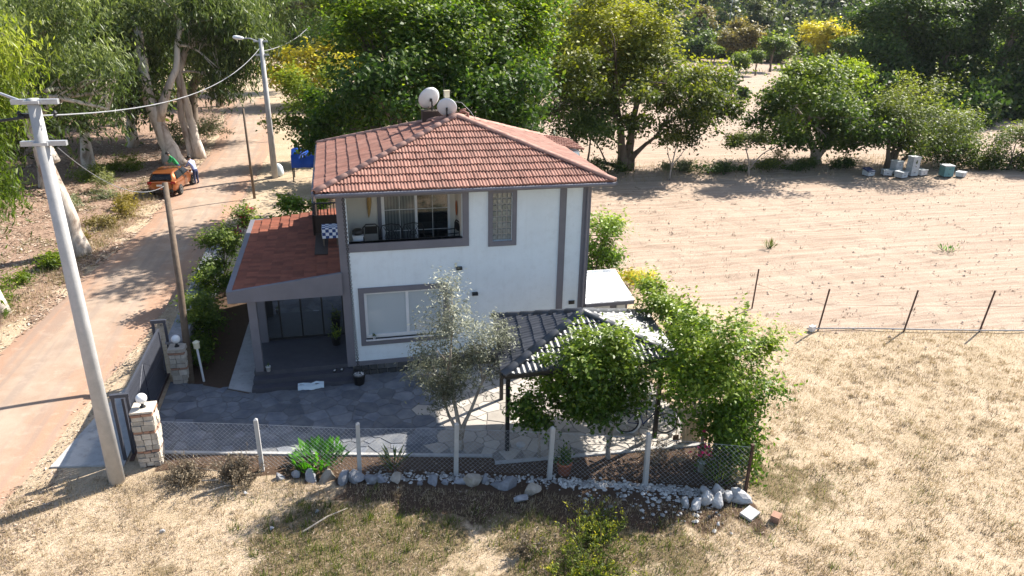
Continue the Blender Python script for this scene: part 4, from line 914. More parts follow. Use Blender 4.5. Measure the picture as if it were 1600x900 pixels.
for i, (x, y) in enumerate(rw): rock(x, y, random.uniform(.18,.3), ORD[i]+' white rock in the heap beside the rusty corner post', 'rockw', group='white corner rocks', flat=.85)
solo('paving_slab', MB().obox((9.1,-8.85,.05), (.42,.3,.07), .5, .1), 'rockw', 'pale flat slab lying just outside the rusty corner post', 'slab', (9.1,-8.85,0))
solo('loose_brick', MB().obox((9.6,-9.15,.09), (.24,.2,.17), .7), 'brick', 'single reddish brick block lying in the dry grass', 'brick', (9.6,-9.15,0))
for i, (x, y, lb) in enumerate(((-4.3,-6.6,'white stone in the litter below the lamp pole'),(-1.9,-7.0,'white stone in the straw, nearest the shrub shade'),(-2.6,-5.55,'white stone beside the dry bush'),(-.9,-6.6,'white stone at the edge of the shaded grass'),(-3.2,-8.3,'white stone low in the foreground straw'),(8.2,-9.0,'small grey stone in the shade below the white rock heap'))):
    rock(x, y, .07, lb, 'rockw')
pv, pf = [], []
def pebbles(n, f):
    mb = MB()
    for i in range(n):
        x, y = f(); s = random.uniform(.018,.045)*random.choice((1,1,1,1.7)); a = random.random()*6.28; ca, sa = math.cos(a), math.sin(a)
        p = [(1,0,0),(.3,.8,0),(-.8,.6,0),(-1,-.2,0),(-.2,-.8,0),(.7,-.6,0),(.1,.1,.7)]
        mb.add([(x+s*(px*ca-py*sa), y+s*(px*sa+py*ca), .0+s*pz*1.1+.01) for px,py,pz in p], [(i_, (i_+1)%6, 6) for i_ in range(6)])
    return mb
def fy(x): return float(np.interp(x, [p[0] for p in FP], [p[1] for p in FP]))
def pline():
    x = random.uniform(.3,9.3) if random.random() < .6 else random.uniform(5,9.3)
    if random.random() < .09: return x*.35+5.2, fy(x*.35+5.2)-.35-abs(random.gauss(0,.5))
    return x, fy(x)-.12+random.gauss(0,.11)
solo('white_pebbles', pebbles(1700, pline), 'pebble', None, None, (0,0,0), kind='stuff')
solo('field_clods', pebbles(2600, lambda: (random.uniform(11.5,48), random.uniform(-2,24))), pm('dry_clod', (.56,.43,.33), (.46,.34,.25), 4, .95), None, None, (0,0,0), kind='stuff')

# ------------------------------------------------------------------ garden things
pot('terracotta_pot', (5.25,-6.35,0), .2, .36, 'terracotta pot with dark plant behind the fence', 'terracotta', (.22,.3,220,.12,.4,'dark'))
solo('stone_disc', MB().lathe((4.45,-4.95,.04), [(.12,0),(.13,.02),(.12,.04),(.01,.045)], 16), 'rockw', 'small round white disc lying on the carport slab', 'disc', (4.45,-4.95,.04), smooth=True)
B = thing('bicycle', 'dark bicycle with pale mudguard parked under the carport', 'bicycle', (8.05,-5.1,.04))
bz = .04; wa, wb = Vector((7.5,-4.95,bz+.33)), Vector((8.55,-5.2,bz+.33)); dr = (wb-wa).normalized(); sd2 = dr.cross(Vector((0,0,1)))
for c in (wa, wb):
    w_ = part('wheel', MB().torus(c, .31, .02, sd2, 28, 6), 'tyre', B, True); sp_ = MB()
    for k in range(14): a = k*math.pi/7; sp_.tube([c, c+(dr*math.cos(a)+Vector((0,0,1))*math.sin(a))*.3], .0025, 3, False)
    part('spokes', sp_, 'wire', w_); part('hub', MB().tube([c-sd2*.05, c+sd2*.05], .025, 8), 'rim', w_)
    part('mudguard', MB().torus(c, .36, .03, sd2, 14, 5, (-.02,.5)), 'palegrey', B)
bb = wa+dr*.45-Vector((0,0,.05)); st = wa+dr*.3+Vector((0,0,.45)); hd = wb-dr*.22+Vector((0,0,.45))
part('frame', MB().tube([wa,bb],.014,6).tube([wa,st],.012,6).tube([bb,st],.016,6).tube([bb,hd],.018,6).tube([st-Vector((0,0,.05)),hd],.016,6).tube([hd+Vector((0,0,.1)),wb],.016,6), 'jeans', B)
part('handlebar', MB().tube([hd+Vector((0,0,.1)), hd+Vector((0,0,.22)), hd+Vector((0,0,.24))+sd2*.02],.012,6).tube([hd+Vector((0,0,.24))-sd2*.28-dr*.12, hd+Vector((0,0,.24))-sd2*.1, hd+Vector((0,0,.24))+sd2*.1, hd+Vector((0,0,.24))+sd2*.28-dr*.12],.013,6), 'rim', B)
part('saddle', MB().lathe(st+Vector((0,0,.1)), [(.02,-.13),(.07,-.1),(.08,-.02),(.035,.08),(.02,.15)], 10, dr), 'potblack', B, True)
part('pedals', MB().tube([bb-sd2*.08,bb+sd2*.08],.02,6).obox(bb+sd2*.12+dr*.15,(.09,.06,.02)).obox(bb-sd2*.12-dr*.15,(.09,.06,.02)), 'potblack', B)
T = thing('round_stool', 'round pale-topped stool standing behind the bicycle', 'stool', (8.2,-4.3,.04))
part('seat', MB().lathe((8.2,-4.3,.72), [(.17,0),(.19,.01),(.19,.035),(.01,.04)], 18), 'palewood', T)
for k in range(3): a = k*2.09; part('leg', MB().tube([(8.2+.1*math.cos(a),-4.3+.1*math.sin(a),.72),(8.2+.19*math.cos(a),-4.3+.19*math.sin(a),.04)], .017, 6), 'black', T)
T = thing('leaning_pallet', 'pale wooden board panel leaning beside the bicycle', 'pallet', (9.05,-5.75,.0))
for k in range(5): part('plank', MB().obox((8.86+.11*k,-5.7,.36), (.095,.025,.68), 0, -.15), 'palewood', T)
for z in (.15,.55): part('batten', MB().obox((9.08,-5.66,z), (.55,.03,.06), 0, -.15), 'palewood', T)
for x, y, lb in ((8.72,-5.55,'wooden tool handle nearest the bicycle wheel'),(8.98,-5.5,'wooden tool handle behind the leaning panel'),(9.2,-5.55,'outermost wooden tool handle by the leafy shrub')):
    T = thing('garden_tool', lb, 'tool', (x,y,0), 'tools standing by the carport'); part('handle', MB().tube([(x,y,.1),(x+.04,y+.12,1.45)], .016, 6), 'palewood', T); part('blade', MB().obox((x,y-.01,.08), (.17,.02,.2), 0, -.1), 'rust', T)

# ------------------------------------------------------------------ car
CAR = thing('parked_car', 'copper orange hatchback parked on the road with open-air luggage beside it', 'car', (0,0,0))
CAR['label'] = 'copper orange hatchback parked at the edge of the road'
st_ = [(-2.0,.66,.88,.42),(-1.93,.78,.95,.34),(-1.7,.845,.97,.28),(-1.2,.865,.965,.25),(-.4,.872,.95,.24),(.4,.87,.935,.24),(1.1,.86,.90,.25),(1.6,.82,.80,.28),(1.88,.72,.70,.33),(2.0,.55,.6,.42)]
V = []; n_ = 11
for y, hw, tp, bt in st_:
    half = [(0,bt),(hw*.85,bt),(hw*.97,bt+.12),(hw,bt+.32*(tp-bt)/.6+.02),(hw*.985,tp-.1),(hw*.9,tp-.02)]
    ring = half+[(0,tp+.02)]+[(-a,b) for a, b in half[:0:-1]]
    V += [(a, y, b) for a, b in ring]
K = len(ring); Fs = [(i*K+k, i*K+(k+1)%K, (i+1)*K+(k+1)%K, (i+1)*K+k) for i in range(len(st_)-1) for k in range(K)]+[tuple(range(K)), tuple(range(len(st_)*K-1, (len(st_)-1)*K-1, -1))]
part('body', MB().add(V, Fs), 'carpaint', CAR, True).modifiers.new('round', 'SUBSURF').levels = 1
cb = [(-1.92,.72,.93,.70,.95),(-1.55,.77,.95,.58,1.30),(-1.15,.79,.95,.55,1.42),(-.4,.79,.94,.56,1.46),(.25,.79,.93,.54,1.40),(1.2,.75,.88,.70,.89)]
V = []
for y, wb_, zb_, wt_, zt_ in cb: V += [(-wb_,y,zb_-.03),(-wt_,y,zt_-.03),(-wt_*.8,y,zt_),(wt_*.8,y,zt_),(wt_,y,zt_-.03),(wb_,y,zb_-.03)]
part('cabin', MB().add(V, [(i*6+k, i*6+k+1, (i+1)*6+k+1, (i+1)*6+k) for i in range(5) for k in range(5)]+[(0,1,2,3,4,5),(35,34,33,32,31,30)]), 'carpaint', CAR, True)
def lerp3(a, b, t): return tuple(a[i]+(b[i]-a[i])*t for i in range(3))
def glassquad(a, b, c, d, off): 
    nrm = (Vector(b)-Vector(a)).cross(Vector(d)-Vector(a)).normalized()*off
    return MB().add([Vector(p)+nrm for p in (a, b, c, d)]+[Vector(p)-nrm*.2 for p in (a,b,c,d)], [(0,1,2,3),(0,4,5,1),(1,5,6,2),(2,6,7,3),(3,7,4,0)])
part('rear_window', glassquad((-.60,-1.86,1.01),(.60,-1.86,1.01),(.49,-1.58,1.27),(-.49,-1.58,1.27), .025), 'carglass', CAR)
part('windscreen', glassquad((.64,1.1,.94),(-.64,1.1,.94),(-.49,.36,1.35),(.49,.36,1.35), .025), 'carglass', CAR)
for s in (1, -1):
    for y0, y1, y2, y3 in ((-1.5,-.38,-.38,-1.25), (-.3,.92,.3,-.3)):
        q = [(s*.79,y0,.98),(s*.79,y1,.98),(s*.605,y2,1.33),(s*.605,y3,1.33)]
        part('side_window', glassquad(*(q if s > 0 else q[::-1]), .018), 'carglass', CAR)
    part('tail_light', MB().obox((s*.66,-1.93,.83), (.24,.1,.16), s*.35), 'redlamp', CAR); part('headlight', MB().obox((s*.6,1.86,.68), (.26,.14,.13), -s*.4), 'glasslens', CAR)
    mr = part('door', MB().box(min(s*.868,s*.878), max(s*.868,s*.878), -.36, .72, .36, .9), 'carpaint', CAR); part('handle', MB().box(min(s*.87,s*.9), max(s*.87,s*.9), -.3, -.14, .8, .83), 'black', mr)
    part('mirror', MB().obox((s*.93,.75,1.0), (.16,.1,.12)), 'carpaint', CAR)
    for y in (-1.25, 1.25):
        c = Vector((s*.79, y, .3)); w_ = part('wheel', MB().lathe(c, [(.22,-.09),(.29,-.1),(.31,-.06),(.31,.06),(.29,.1),(.22,.09)], 24, (s,0,0)), 'tyre', CAR, True)
        part('rim', MB().lathe(c+Vector((s*.085,0,0)), [(.215,-.01),(.215,.012),(.19,.005),(.05,-.005),(.04,.015)], 20, (s,0,0)), 'rim', w_)
part('spoiler', MB().obox((0,-1.5,1.36), (1.05,.22,.035), 0, .25), 'carpaint', CAR); part('number_plate', MB().box(-.26,.26,-2.03,-1.96,.66,.77), 'white', CAR); part('bumper', MB().box(-.62,.62,-2.02,-1.9,.3,.46), 'black', CAR)
part('roof_aerial', MB().tube([(0,-1.0,1.46),(0,-1.15,1.65)], .008, 5), 'black', CAR)
CAR.location = (-9.98, 26.35, .05); CAR.rotation_euler.z = -.1

# ------------------------------------------------------------------ people
def person(loc, rz, joints, label, top, legs_, hair):
    T = thing('person', label, 'person', (0,0,0))
    names = list(joints); bm = bmesh.new(); idx = {}
    for n_ in names: idx[n_] = bm.verts.new(joints[n_][0])
    L = [('pelvis','waist'),('waist','chest'),('chest','neck'),('neck','head')]
    for s in 'LR': L += [('chest','sh'+s),('sh'+s,'el'+s),('el'+s,'wr'+s),('wr'+s,'ha'+s),('pelvis','hip'+s),('hip'+s,'kn'+s),('kn'+s,'an'+s),('an'+s,'to'+s)]
    for a, b in L: bm.edges.new((idx[a], idx[b]))
    me = bpy.data.meshes.new('body'); bm.to_mesh(me); bm.free(); o = bpy.data.objects.new('body', me); COL.objects.link(o)
    sk = o.modifiers.new('s', 'SKIN'); me.skin_vertices[0].data[0].use_root = True
    for i, n_ in enumerate(names): me.skin_vertices[0].data[i].radius = (joints[n_][1],)*2
    o.modifiers.new('b', 'SUBSURF').levels = 2
    dg = bpy.context.evaluated_depsgraph_get(); m2 = bpy.data.meshes.new_from_object(o.evaluated_get(dg)); o.modifiers.clear(); o.data = m2
    for mt in (top, legs_, 'skin', hair): m2.materials.append(MT[mt])
    hd = Vector(joints['head'][0]); pv = Vector(joints['pelvis'][0]); hands = [Vector(joints['ha'+s][0]) for s in 'LR']; wr = [Vector(joints['wr'+s][0]) for s in 'LR']
    for p in m2.polygons:
        c = p.center; p.use_smooth = True
        if (c-hd).length < .16: p.material_index = 2
        elif min((c-h).length for h in hands+wr) < .1: p.material_index = 2
        elif c.z < pv.z+.04: p.material_index = 1
    o.parent = T; ORG[o.name] = Vector((0,0,0))
    fd = Vector(joints['face']) if 'face' in joints else Vector((0,1,0))
    part('hair', MB().lathe(hd+Vector((0,0,.03)), [(.125*math.cos(t),.13*math.sin(t)) for t in np.linspace(-.25,1.5,8)], 16), hair, T, True)
    T.location = loc; T.rotation_euler.z = rz; return T
def J(lean, arms):
    b = lambda z, f=1: (0, lean*max(0,z-.9)*f, 0)
    P = {'pelvis':((0,0,.93),.15),'waist':((0,lean*.2,1.08),.14),'chest':((0,lean*.42,1.34),.16),'neck':((0,lean*.55,1.5),.06),'head':((0,lean*.68+.02,1.64),.105)}
    for s, k in (('L',-1),('R',1)):
        P['sh'+s] = ((k*.19,lean*.45,1.40),.07); P['el'+s] = ((k*.25,lean*.45+arms*.16,1.16),.05); P['wr'+s] = ((k*.2,lean*.45+arms*.4,1.08),.035); P['ha'+s] = ((k*.18,lean*.45+arms*.5,1.07),.04)
        P['hip'+s] = ((k*.1,0,.86),.11); P['kn'+s] = ((k*.11,.03,.48),.07); P['an'+s] = ((k*.12,-.02,.08),.05); P['to'+s] = ((k*.13,.15,.04),.045)
    return P
person((-8.78,27.5,.05), .9, J(.55,.9), 'person in a lavender shirt and dark trousers leaning at the car door', 'shirt', 'jeans', 'hair')
person((-10.1,29.3,.05), 1.9, J(.75,.8), 'person in a green top bending over beyond the car', 'greenshirt', 'jeans', 'hair')

# ------------------------------------------------------------------ hives
def hive(x, y, w, h, n, label, mat='hive', rz=0, lidmat='hive', tilt=0):
    T = thing('beehive', label, 'beehive', (0,0,0), 'beehives under the field trees')
    for k in range(n): part('hive_box', MB().box(-w/2,w/2,-w*.45,w*.45,h*k+.01*k+.06,h*(k+1)+.06), mat if k else ('hive' if mat == 'hive' else mat), T); 
    for k in range(n): part('handhold', MB().box(-.07,.07,-w*.45-.012,-w*.45+.003,h*k+h*.6,h*k+h*.7), 'darkwood', T)
    part('lid', MB().obox((0,0,h*n+.1), (w+.08,w*.9+.08,.08), 0, tilt), lidmat, T); part('stand', MB().box(-w/2+.03,w/2-.03,-w*.4,w*.4,0,.06), 'darkwood', T)
    T.location = (x,y,0); T.rotation_euler.z = rz; T.scale = (.82,.82,.85)
hive(36.6,22.7,.75,.42,1,'leftmost beehive with a dark tilted lid','hive',.2,'jeans',.3)
hive(38.0,22.6,.7,.35,1,'low pale beehive half hidden behind another','hive',-.3)
hive(38.55,21.8,.8,.4,1,'pale low beehive in front of the tall stack','hive',.3)
hive(39.0,22.9,.75,.5,2,'two-box white beehive beside the tall stack','hive',.1)
hive(39.75,22.2,.75,.5,3,'tallest white beehive of three stacked boxes','hive',.05)
hive(42.1,21.6,.85,.42,2,'teal and white beehive right of the tall stack','hiveteal',-.15)
hive(43.1,21.3,.7,.3,1,'rightmost low white beehive in the group','hive',.5)
hive(40.6,22.3,.8,.35,1,'greyish low beehive between the tall stack and teal hive','palegrey',.2)

# blue tank shed beyond the house
T = thing('tarpaulin_shelter', 'bright blue tarpaulin stretched over a low frame behind the house', 'shelter', (-2.1,27.6,0))
tv = [(-2.9+1.6*i/8, 27.2+1.5*j/4, 1.75+.12*math.sin(i*.9)+.1*j/4-.12*math.sin(j*1.5)) for i in range(9) for j in range(5)]; tv += [(-2.9+1.6*i/8, 27.15+.06*math.sin(i*2), .95) for i in range(9)]
part('sheet', MB().add(tv, [(i*5+j,(i+1)*5+j,(i+1)*5+j+1,i*5+j+1) for i in range(8) for j in range(4)]+[(45+i,46+i,(i+1)*5,i*5) for i in range(8)]), 'tarp', T, True)
for x in (-2.85,-1.35):
    for y in (27.25,28.65): part('leg', MB().tube([(x,y,0),(x,y,1.7)], .04, 6), 'black', T)
solo('white_sack', MB().lathe((-3.9,29.2,0), [(.25,0),(.35,.2),(.3,.6),(.15,.8),(.02,.85)], 12), 'pink' if False else 'clothwhite', 'pale sack standing beside the distant lamp pole', 'sack', (-3.9,29.2,0), smooth=True)

# ------------------------------------------------------------------ big trees
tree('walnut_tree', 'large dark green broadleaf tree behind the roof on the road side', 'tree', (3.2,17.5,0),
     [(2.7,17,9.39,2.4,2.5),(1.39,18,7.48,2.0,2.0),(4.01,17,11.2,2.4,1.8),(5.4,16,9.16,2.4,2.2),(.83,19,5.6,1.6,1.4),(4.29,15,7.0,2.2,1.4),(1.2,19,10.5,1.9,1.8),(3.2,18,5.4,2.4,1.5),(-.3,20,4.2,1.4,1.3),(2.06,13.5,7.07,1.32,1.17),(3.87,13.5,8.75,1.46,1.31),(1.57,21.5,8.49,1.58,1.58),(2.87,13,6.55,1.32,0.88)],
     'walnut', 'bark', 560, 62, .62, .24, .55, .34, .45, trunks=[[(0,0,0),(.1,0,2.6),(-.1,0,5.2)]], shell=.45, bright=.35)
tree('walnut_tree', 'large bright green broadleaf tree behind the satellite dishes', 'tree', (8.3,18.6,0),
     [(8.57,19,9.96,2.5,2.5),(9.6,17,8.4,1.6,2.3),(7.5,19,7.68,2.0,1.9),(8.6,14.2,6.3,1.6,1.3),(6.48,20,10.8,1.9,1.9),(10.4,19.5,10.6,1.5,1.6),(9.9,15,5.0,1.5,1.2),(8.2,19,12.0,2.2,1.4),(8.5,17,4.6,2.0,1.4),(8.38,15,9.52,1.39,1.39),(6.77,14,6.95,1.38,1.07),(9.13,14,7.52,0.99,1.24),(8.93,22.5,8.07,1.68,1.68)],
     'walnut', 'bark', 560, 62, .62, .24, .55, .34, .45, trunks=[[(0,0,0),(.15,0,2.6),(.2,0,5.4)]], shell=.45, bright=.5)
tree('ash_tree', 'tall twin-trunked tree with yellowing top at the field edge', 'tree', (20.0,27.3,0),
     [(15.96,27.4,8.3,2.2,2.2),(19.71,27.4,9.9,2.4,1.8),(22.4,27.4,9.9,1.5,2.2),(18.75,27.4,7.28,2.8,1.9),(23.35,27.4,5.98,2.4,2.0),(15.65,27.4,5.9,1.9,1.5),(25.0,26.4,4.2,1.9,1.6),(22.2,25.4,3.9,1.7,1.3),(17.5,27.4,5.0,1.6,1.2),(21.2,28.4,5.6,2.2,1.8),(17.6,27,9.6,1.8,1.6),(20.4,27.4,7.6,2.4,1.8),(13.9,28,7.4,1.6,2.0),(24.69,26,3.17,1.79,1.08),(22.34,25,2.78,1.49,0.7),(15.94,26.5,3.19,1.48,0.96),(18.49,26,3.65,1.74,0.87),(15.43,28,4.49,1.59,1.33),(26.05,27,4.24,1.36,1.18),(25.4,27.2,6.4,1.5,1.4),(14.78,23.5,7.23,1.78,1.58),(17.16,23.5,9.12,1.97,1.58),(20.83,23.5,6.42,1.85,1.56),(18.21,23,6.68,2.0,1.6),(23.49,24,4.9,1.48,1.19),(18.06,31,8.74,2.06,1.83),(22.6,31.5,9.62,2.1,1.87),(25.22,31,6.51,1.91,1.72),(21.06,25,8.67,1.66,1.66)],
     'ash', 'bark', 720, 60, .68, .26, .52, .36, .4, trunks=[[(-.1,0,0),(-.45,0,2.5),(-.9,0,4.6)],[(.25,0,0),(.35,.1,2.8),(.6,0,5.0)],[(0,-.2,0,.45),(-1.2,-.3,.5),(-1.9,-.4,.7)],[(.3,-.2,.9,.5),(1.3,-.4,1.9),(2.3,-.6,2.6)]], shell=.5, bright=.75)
tree('ash_tree', 'small dark tree standing left of the tall twin-trunked tree', 'tree', (16.0,25.2,0),
     [(15.44,25,3.65,1.6,1.1),(16.9,25,4.1,1.3,1.0),(14.31,25.4,4.7,1.3,1.2),(13.7,27,6.4,1.6,1.6)], 'dark', 'bark', 120, 55, .55, .2, .5, .14, .6, trunks=[[(0,0,0),(-.2,0,1.4),(-.4,0,2.6)],[(.2,0,0,.7),(.5,0,1.5),(.6,0,2.8)]], shell=.4, bright=.3)
tree('sapling', 'thin bare-stemmed sapling in front of the tall twin-trunked tree', 'tree', (21.95,24.0,0),
     [(21.6,24,2.7,.55,.4),(22.4,24,3.0,.6,.4)], 'ash', 'barkpale', 26, 26, .3, .16, .45, .07, .8, trunks=[[(0,0,0),(.1,0,.9),(.3,0,2.2)],[(.1,0,.9,.6),(.6,0,1.5),(1.0,0,2.1)],[(.1,0,.9,.6),(-.2,0,1.6),(-.4,0,2.4)]])
tree('sapling', 'leafy sapling with forked thin stem left of the round field tree', 'tree', (27.9,23.9,0),
     [(27.4,24,3.1,.9,1.0),(28.0,24,2.4,.8,.5),(26.9,24,2.4,.5,.4)], 'bushy', 'barkpale', 48, 42, .35, .18, .45, .07, .6, trunks=[[(0,0,0),(-.1,0,1.0),(-.5,0,2.0)],[(0,0,.7,.7),(.9,0,1.6),(1.9,0,2.1)]])
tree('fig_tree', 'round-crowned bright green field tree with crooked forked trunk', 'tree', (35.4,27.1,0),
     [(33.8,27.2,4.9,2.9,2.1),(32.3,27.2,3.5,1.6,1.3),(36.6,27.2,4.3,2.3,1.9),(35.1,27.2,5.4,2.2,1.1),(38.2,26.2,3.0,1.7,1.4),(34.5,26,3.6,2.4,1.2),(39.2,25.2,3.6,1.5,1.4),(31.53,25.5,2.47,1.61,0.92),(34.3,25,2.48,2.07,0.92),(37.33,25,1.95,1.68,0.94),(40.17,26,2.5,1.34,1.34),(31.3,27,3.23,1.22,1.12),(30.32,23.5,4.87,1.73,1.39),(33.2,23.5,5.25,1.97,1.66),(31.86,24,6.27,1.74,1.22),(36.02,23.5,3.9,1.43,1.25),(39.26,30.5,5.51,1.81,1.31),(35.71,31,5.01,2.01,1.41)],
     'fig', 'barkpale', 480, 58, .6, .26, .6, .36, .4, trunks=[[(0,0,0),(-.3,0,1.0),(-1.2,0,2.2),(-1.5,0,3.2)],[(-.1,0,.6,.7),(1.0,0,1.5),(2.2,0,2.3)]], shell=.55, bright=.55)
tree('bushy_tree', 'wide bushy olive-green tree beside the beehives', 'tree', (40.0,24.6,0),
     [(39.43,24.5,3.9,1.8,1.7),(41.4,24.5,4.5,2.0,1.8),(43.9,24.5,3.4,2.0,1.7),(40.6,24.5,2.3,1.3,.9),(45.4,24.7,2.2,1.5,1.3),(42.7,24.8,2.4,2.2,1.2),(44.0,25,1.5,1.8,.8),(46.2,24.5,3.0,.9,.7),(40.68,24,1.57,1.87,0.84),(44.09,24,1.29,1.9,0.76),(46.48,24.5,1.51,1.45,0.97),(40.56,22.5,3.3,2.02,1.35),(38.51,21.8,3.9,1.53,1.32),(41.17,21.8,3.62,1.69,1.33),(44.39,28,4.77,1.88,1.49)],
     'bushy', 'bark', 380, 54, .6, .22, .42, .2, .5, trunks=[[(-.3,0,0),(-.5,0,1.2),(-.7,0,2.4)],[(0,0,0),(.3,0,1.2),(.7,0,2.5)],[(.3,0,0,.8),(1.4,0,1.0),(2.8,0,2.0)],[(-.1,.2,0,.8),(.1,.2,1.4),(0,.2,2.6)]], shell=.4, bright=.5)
tree('bushy_shrub', 'dense green shrub at the right edge of the field', 'shrub', (48.8,22.9,0),
     [(47.94,22.9,1.91,1.6,1.2),(49.6,22.9,2.7,1.6,1.2),(47.17,22.9,.8,1.1,.6),(49.6,22.9,.8,1.6,.8),(51.5,23,2.0,1.6,1.3)], 'bushy', 'bark', 170, 52, .5, .2, .45, .12, .4, shell=.3, bright=.4, zmin=.05)
tree('low_shrub', 'loose grey-green shrub growing behind the edge-of-field shrub', 'shrub', (47.5,27,0),
     [(46.8,27,1.6,1.6,1.2),(48.6,27.5,2.2,1.5,1.3)], 'greyg', 'bark', 80, 48, .5, .2, .3, .1, .4, shell=.3, zmin=.05)
# orchard trees far in the field
ol = [(56.2,76.9,1.0,'orchard tree standing alone in the middle of the bare strip'),(74.75,98.1,1.25,'orchard tree with round crown at the far right of the strip'),(65.2,101,.9,'small lollipop orchard tree at the far left of the strip'),(68.3,92,.85,'low orchard tree just behind the lone one'),(86,93,1.35,'wide orchard tree behind the round-crowned field tree'),(58,110,1.1,'bushy orchard tree beside the tall twin-trunked crown')]
P0 = None
for i, (x, y, s, lb) in enumerate(ol):
    if P0 is None:
        P0 = tree('orchard_tree', lb, 'tree', (x,y,0), [(x-.8,y,3.4,1.5,1.0),(x+.8,y,3.5,1.5,1.0),(x,y,4.1,1.5,.9)], 'fig', 'bark', 90, 44, .45, .3, .6, .16, .5, group='orchard trees', trunks=[[(0,0,0),(.1,0,1.2),(-.3,0,2.4)],[(.1,0,.9,.7),(.6,0,2.4)]], bright=.4)
    else:
        o = copytree(P0); o.location = (x,y,float(hz(x,y))); o.scale = (s,)*3; o.rotation_euler.z = i*1.3; o['label'] = lb
# shrubs and trees by the road behind the house
tree('yellow_tree', 'golden yellow autumn tree beyond the distant lamp pole', 'tree', (-2.2,62,0), [(-3.88,62,4.18,2.6,1.8),(-.55,62,4.9,2.4,1.6),(1.3,62,3.83,1.6,1.2),(-5.4,62,3.0,1.5,1.2),(-2,62,2.6,2.4,1.2)], 'yellow', 'bark', 170, 44, .7, .42, .55, .2, .4, shell=.4, bright=.3)
tree('leafy_shrub', 'mixed green shrub growing beside the distant lamp pole', 'shrub', (-1.7,33,0), [(-2.41,33,4.6,1.3,1.5),(-1.44,33,3.3,1.5,1.5),(-.4,33,5.3,1.0,1.3),(-2.9,33,2.6,1.0,1.2),(-1.2,33,1.6,1.6,1.1)], 'shrub', 'bark', 170, 50, .5, .24, .5, .13, .4, shell=.3, bright=.55, zmin=.05)
tree('leafy_shrub', 'dark leafy shrub between the blue tarpaulin and the roof', 'shrub', (.6,27,0), [(.3,27,2.8,1.6,1.6),(1.6,26,3.6,1.6,1.6),(-.6,27.5,4.6,1.2,1.4),(1,25,1.5,1.6,1.2)], 'walnut', 'bark', 150, 50, .5, .24, .5, .13, .4, shell=.3, bright=.1, zmin=.05)
tree('roadside_bush', 'pale green roadside bush at the road bend', 'bush', (-11.3,42.5,0), [(-11.2,42,1.3,1.6,1.0),(-12.2,42,.8,1.0,.8),(-10.2,42.3,.9,1.1,.8)], 'greyg', 'bark', 70, 48, .5, .22, .3, .06, .4, shell=.3, zmin=.05)
tree('vine_shrub', 'sunlit vine shrub just behind the side porch roof', 'shrub', (-1.9,13,0), [(-2.32,14,2.6,.6,.8),(-1.8,13.4,1.9,.6,.6),(-1.2,13,2.2,.5,.6),(-2.9,13,1.0,.6,.7),(-1.6,12,1.2,.7,.8)], 'pom', 'bark', 70, 44, .3, .17, .6, .05, .5, shell=.2, bright=.3, zmin=.03)
tree('leafy_shrub', 'bright green shrub growing beside the right house corner', 'shrub', (10.2,5.6,0), [(10.0,6,2.3,.8,.8),(10.8,6,2.3,.7,.6),(9.6,6,1.3,.7,.8),(11.2,6,1.7,.6,.6),(10.4,5.6,.8,.9,.6),(9.2,6.5,2.5,.6,.7)], 'pom', 'bark', 130, 54, .32, .15, .5, .07, .4, shell=.3, bright=.4, zmin=.03)
tree('dry_shrub', 'small yellowing tuft shrub at the field corner by the house', 'shrub', (12.3,6.2,0), [(12.3,6.2,.35,.5,.3)], 'yellow', 'barkpale', 18, 40, .22, .2, .2, .02, .5, shell=.1, zmin=.02)

# eucalypts on the left
EUK = dict(droop=.9, ll=.25, lw=.2, shell=.35, squash=1.25)
tree('eucalyptus_tree', 'pale-barked eucalyptus standing behind the near lamp pole', 'tree', (-12.0,14.5,0),
     [(-12.6,14.5,8.1,1.5,1.2),(-10.9,14.2,7.5,1.6,1.3),(-9.3,14,7.3,1.3,1.2),(-13.2,15,9.7,1.7,1.3),(-10.6,14.5,10.2,1.9,1.3),(-9.4,14,6.6,.8,.7),(-14.6,15,9.0,1.5,1.2)],
     'euc', 'barkeuc', 280, 70, .55, r0=.5, trunks=[[(0,0,0),(-.15,0,2.2),(-.5,0,4.6),(-.8,0,7.6)],[(-.3,0,4.4,.6),(-1.0,.4,6.0),(-2.2,.6,7.6)]], bright=.4, **EUK)
tree('eucalyptus_tree', 'bright green eucalyptus at the left edge behind the lamp head', 'tree', (-12.7,7.5,0),
     [(-10.6,6.6,10.3,1.2,1.4),(-11.0,6.4,8.5,1.2,1.4),(-11.4,6.3,6.6,1.0,1.3),(-11.7,6.2,5.0,.9,1.0),(-12.6,7,10.5,1.3,1.3),(-12.2,6,3.6,.6,.8)],
     'eucbright', 'barkeuc', 230, 62, .45, r0=.33, trunks=[[(0,0,0),(-.4,0,3.0),(-.5,0,7.0),(0,0,10)]], bright=.5, **EUK)
tree('eucalyptus_tree', 'thick leaning eucalyptus with dark furrowed base by the car', 'tree', (-11.25,34.3,0),
     [(-8.4,35,9.4,2.2,1.5),(-7.6,35,6.4,1.0,1.4),(-10.2,36,9.2,1.6,1.6),(-12.6,37,7.2,1.2,1.6),(-13.0,35.5,9.6,2.0,1.6),(-15.0,36,9.8,2.2,1.7),(-14.6,36,7.2,1.5,1.5),(-11,34,11.2,2.6,1.2)],
     'euc', 'barkeuc', 270, 56, .7, r0=.58, trunks=[[(0,0,0),(-.6,0,2.2),(-1.2,0,5.0),(-1.0,0,9.0)],[(-.7,0,3.2,.5),(.9,0,6.5),(1.6,0,9.6)]], bright=.3, droop=.9, ll=.4, lw=.22, shell=.35, squash=1.25)
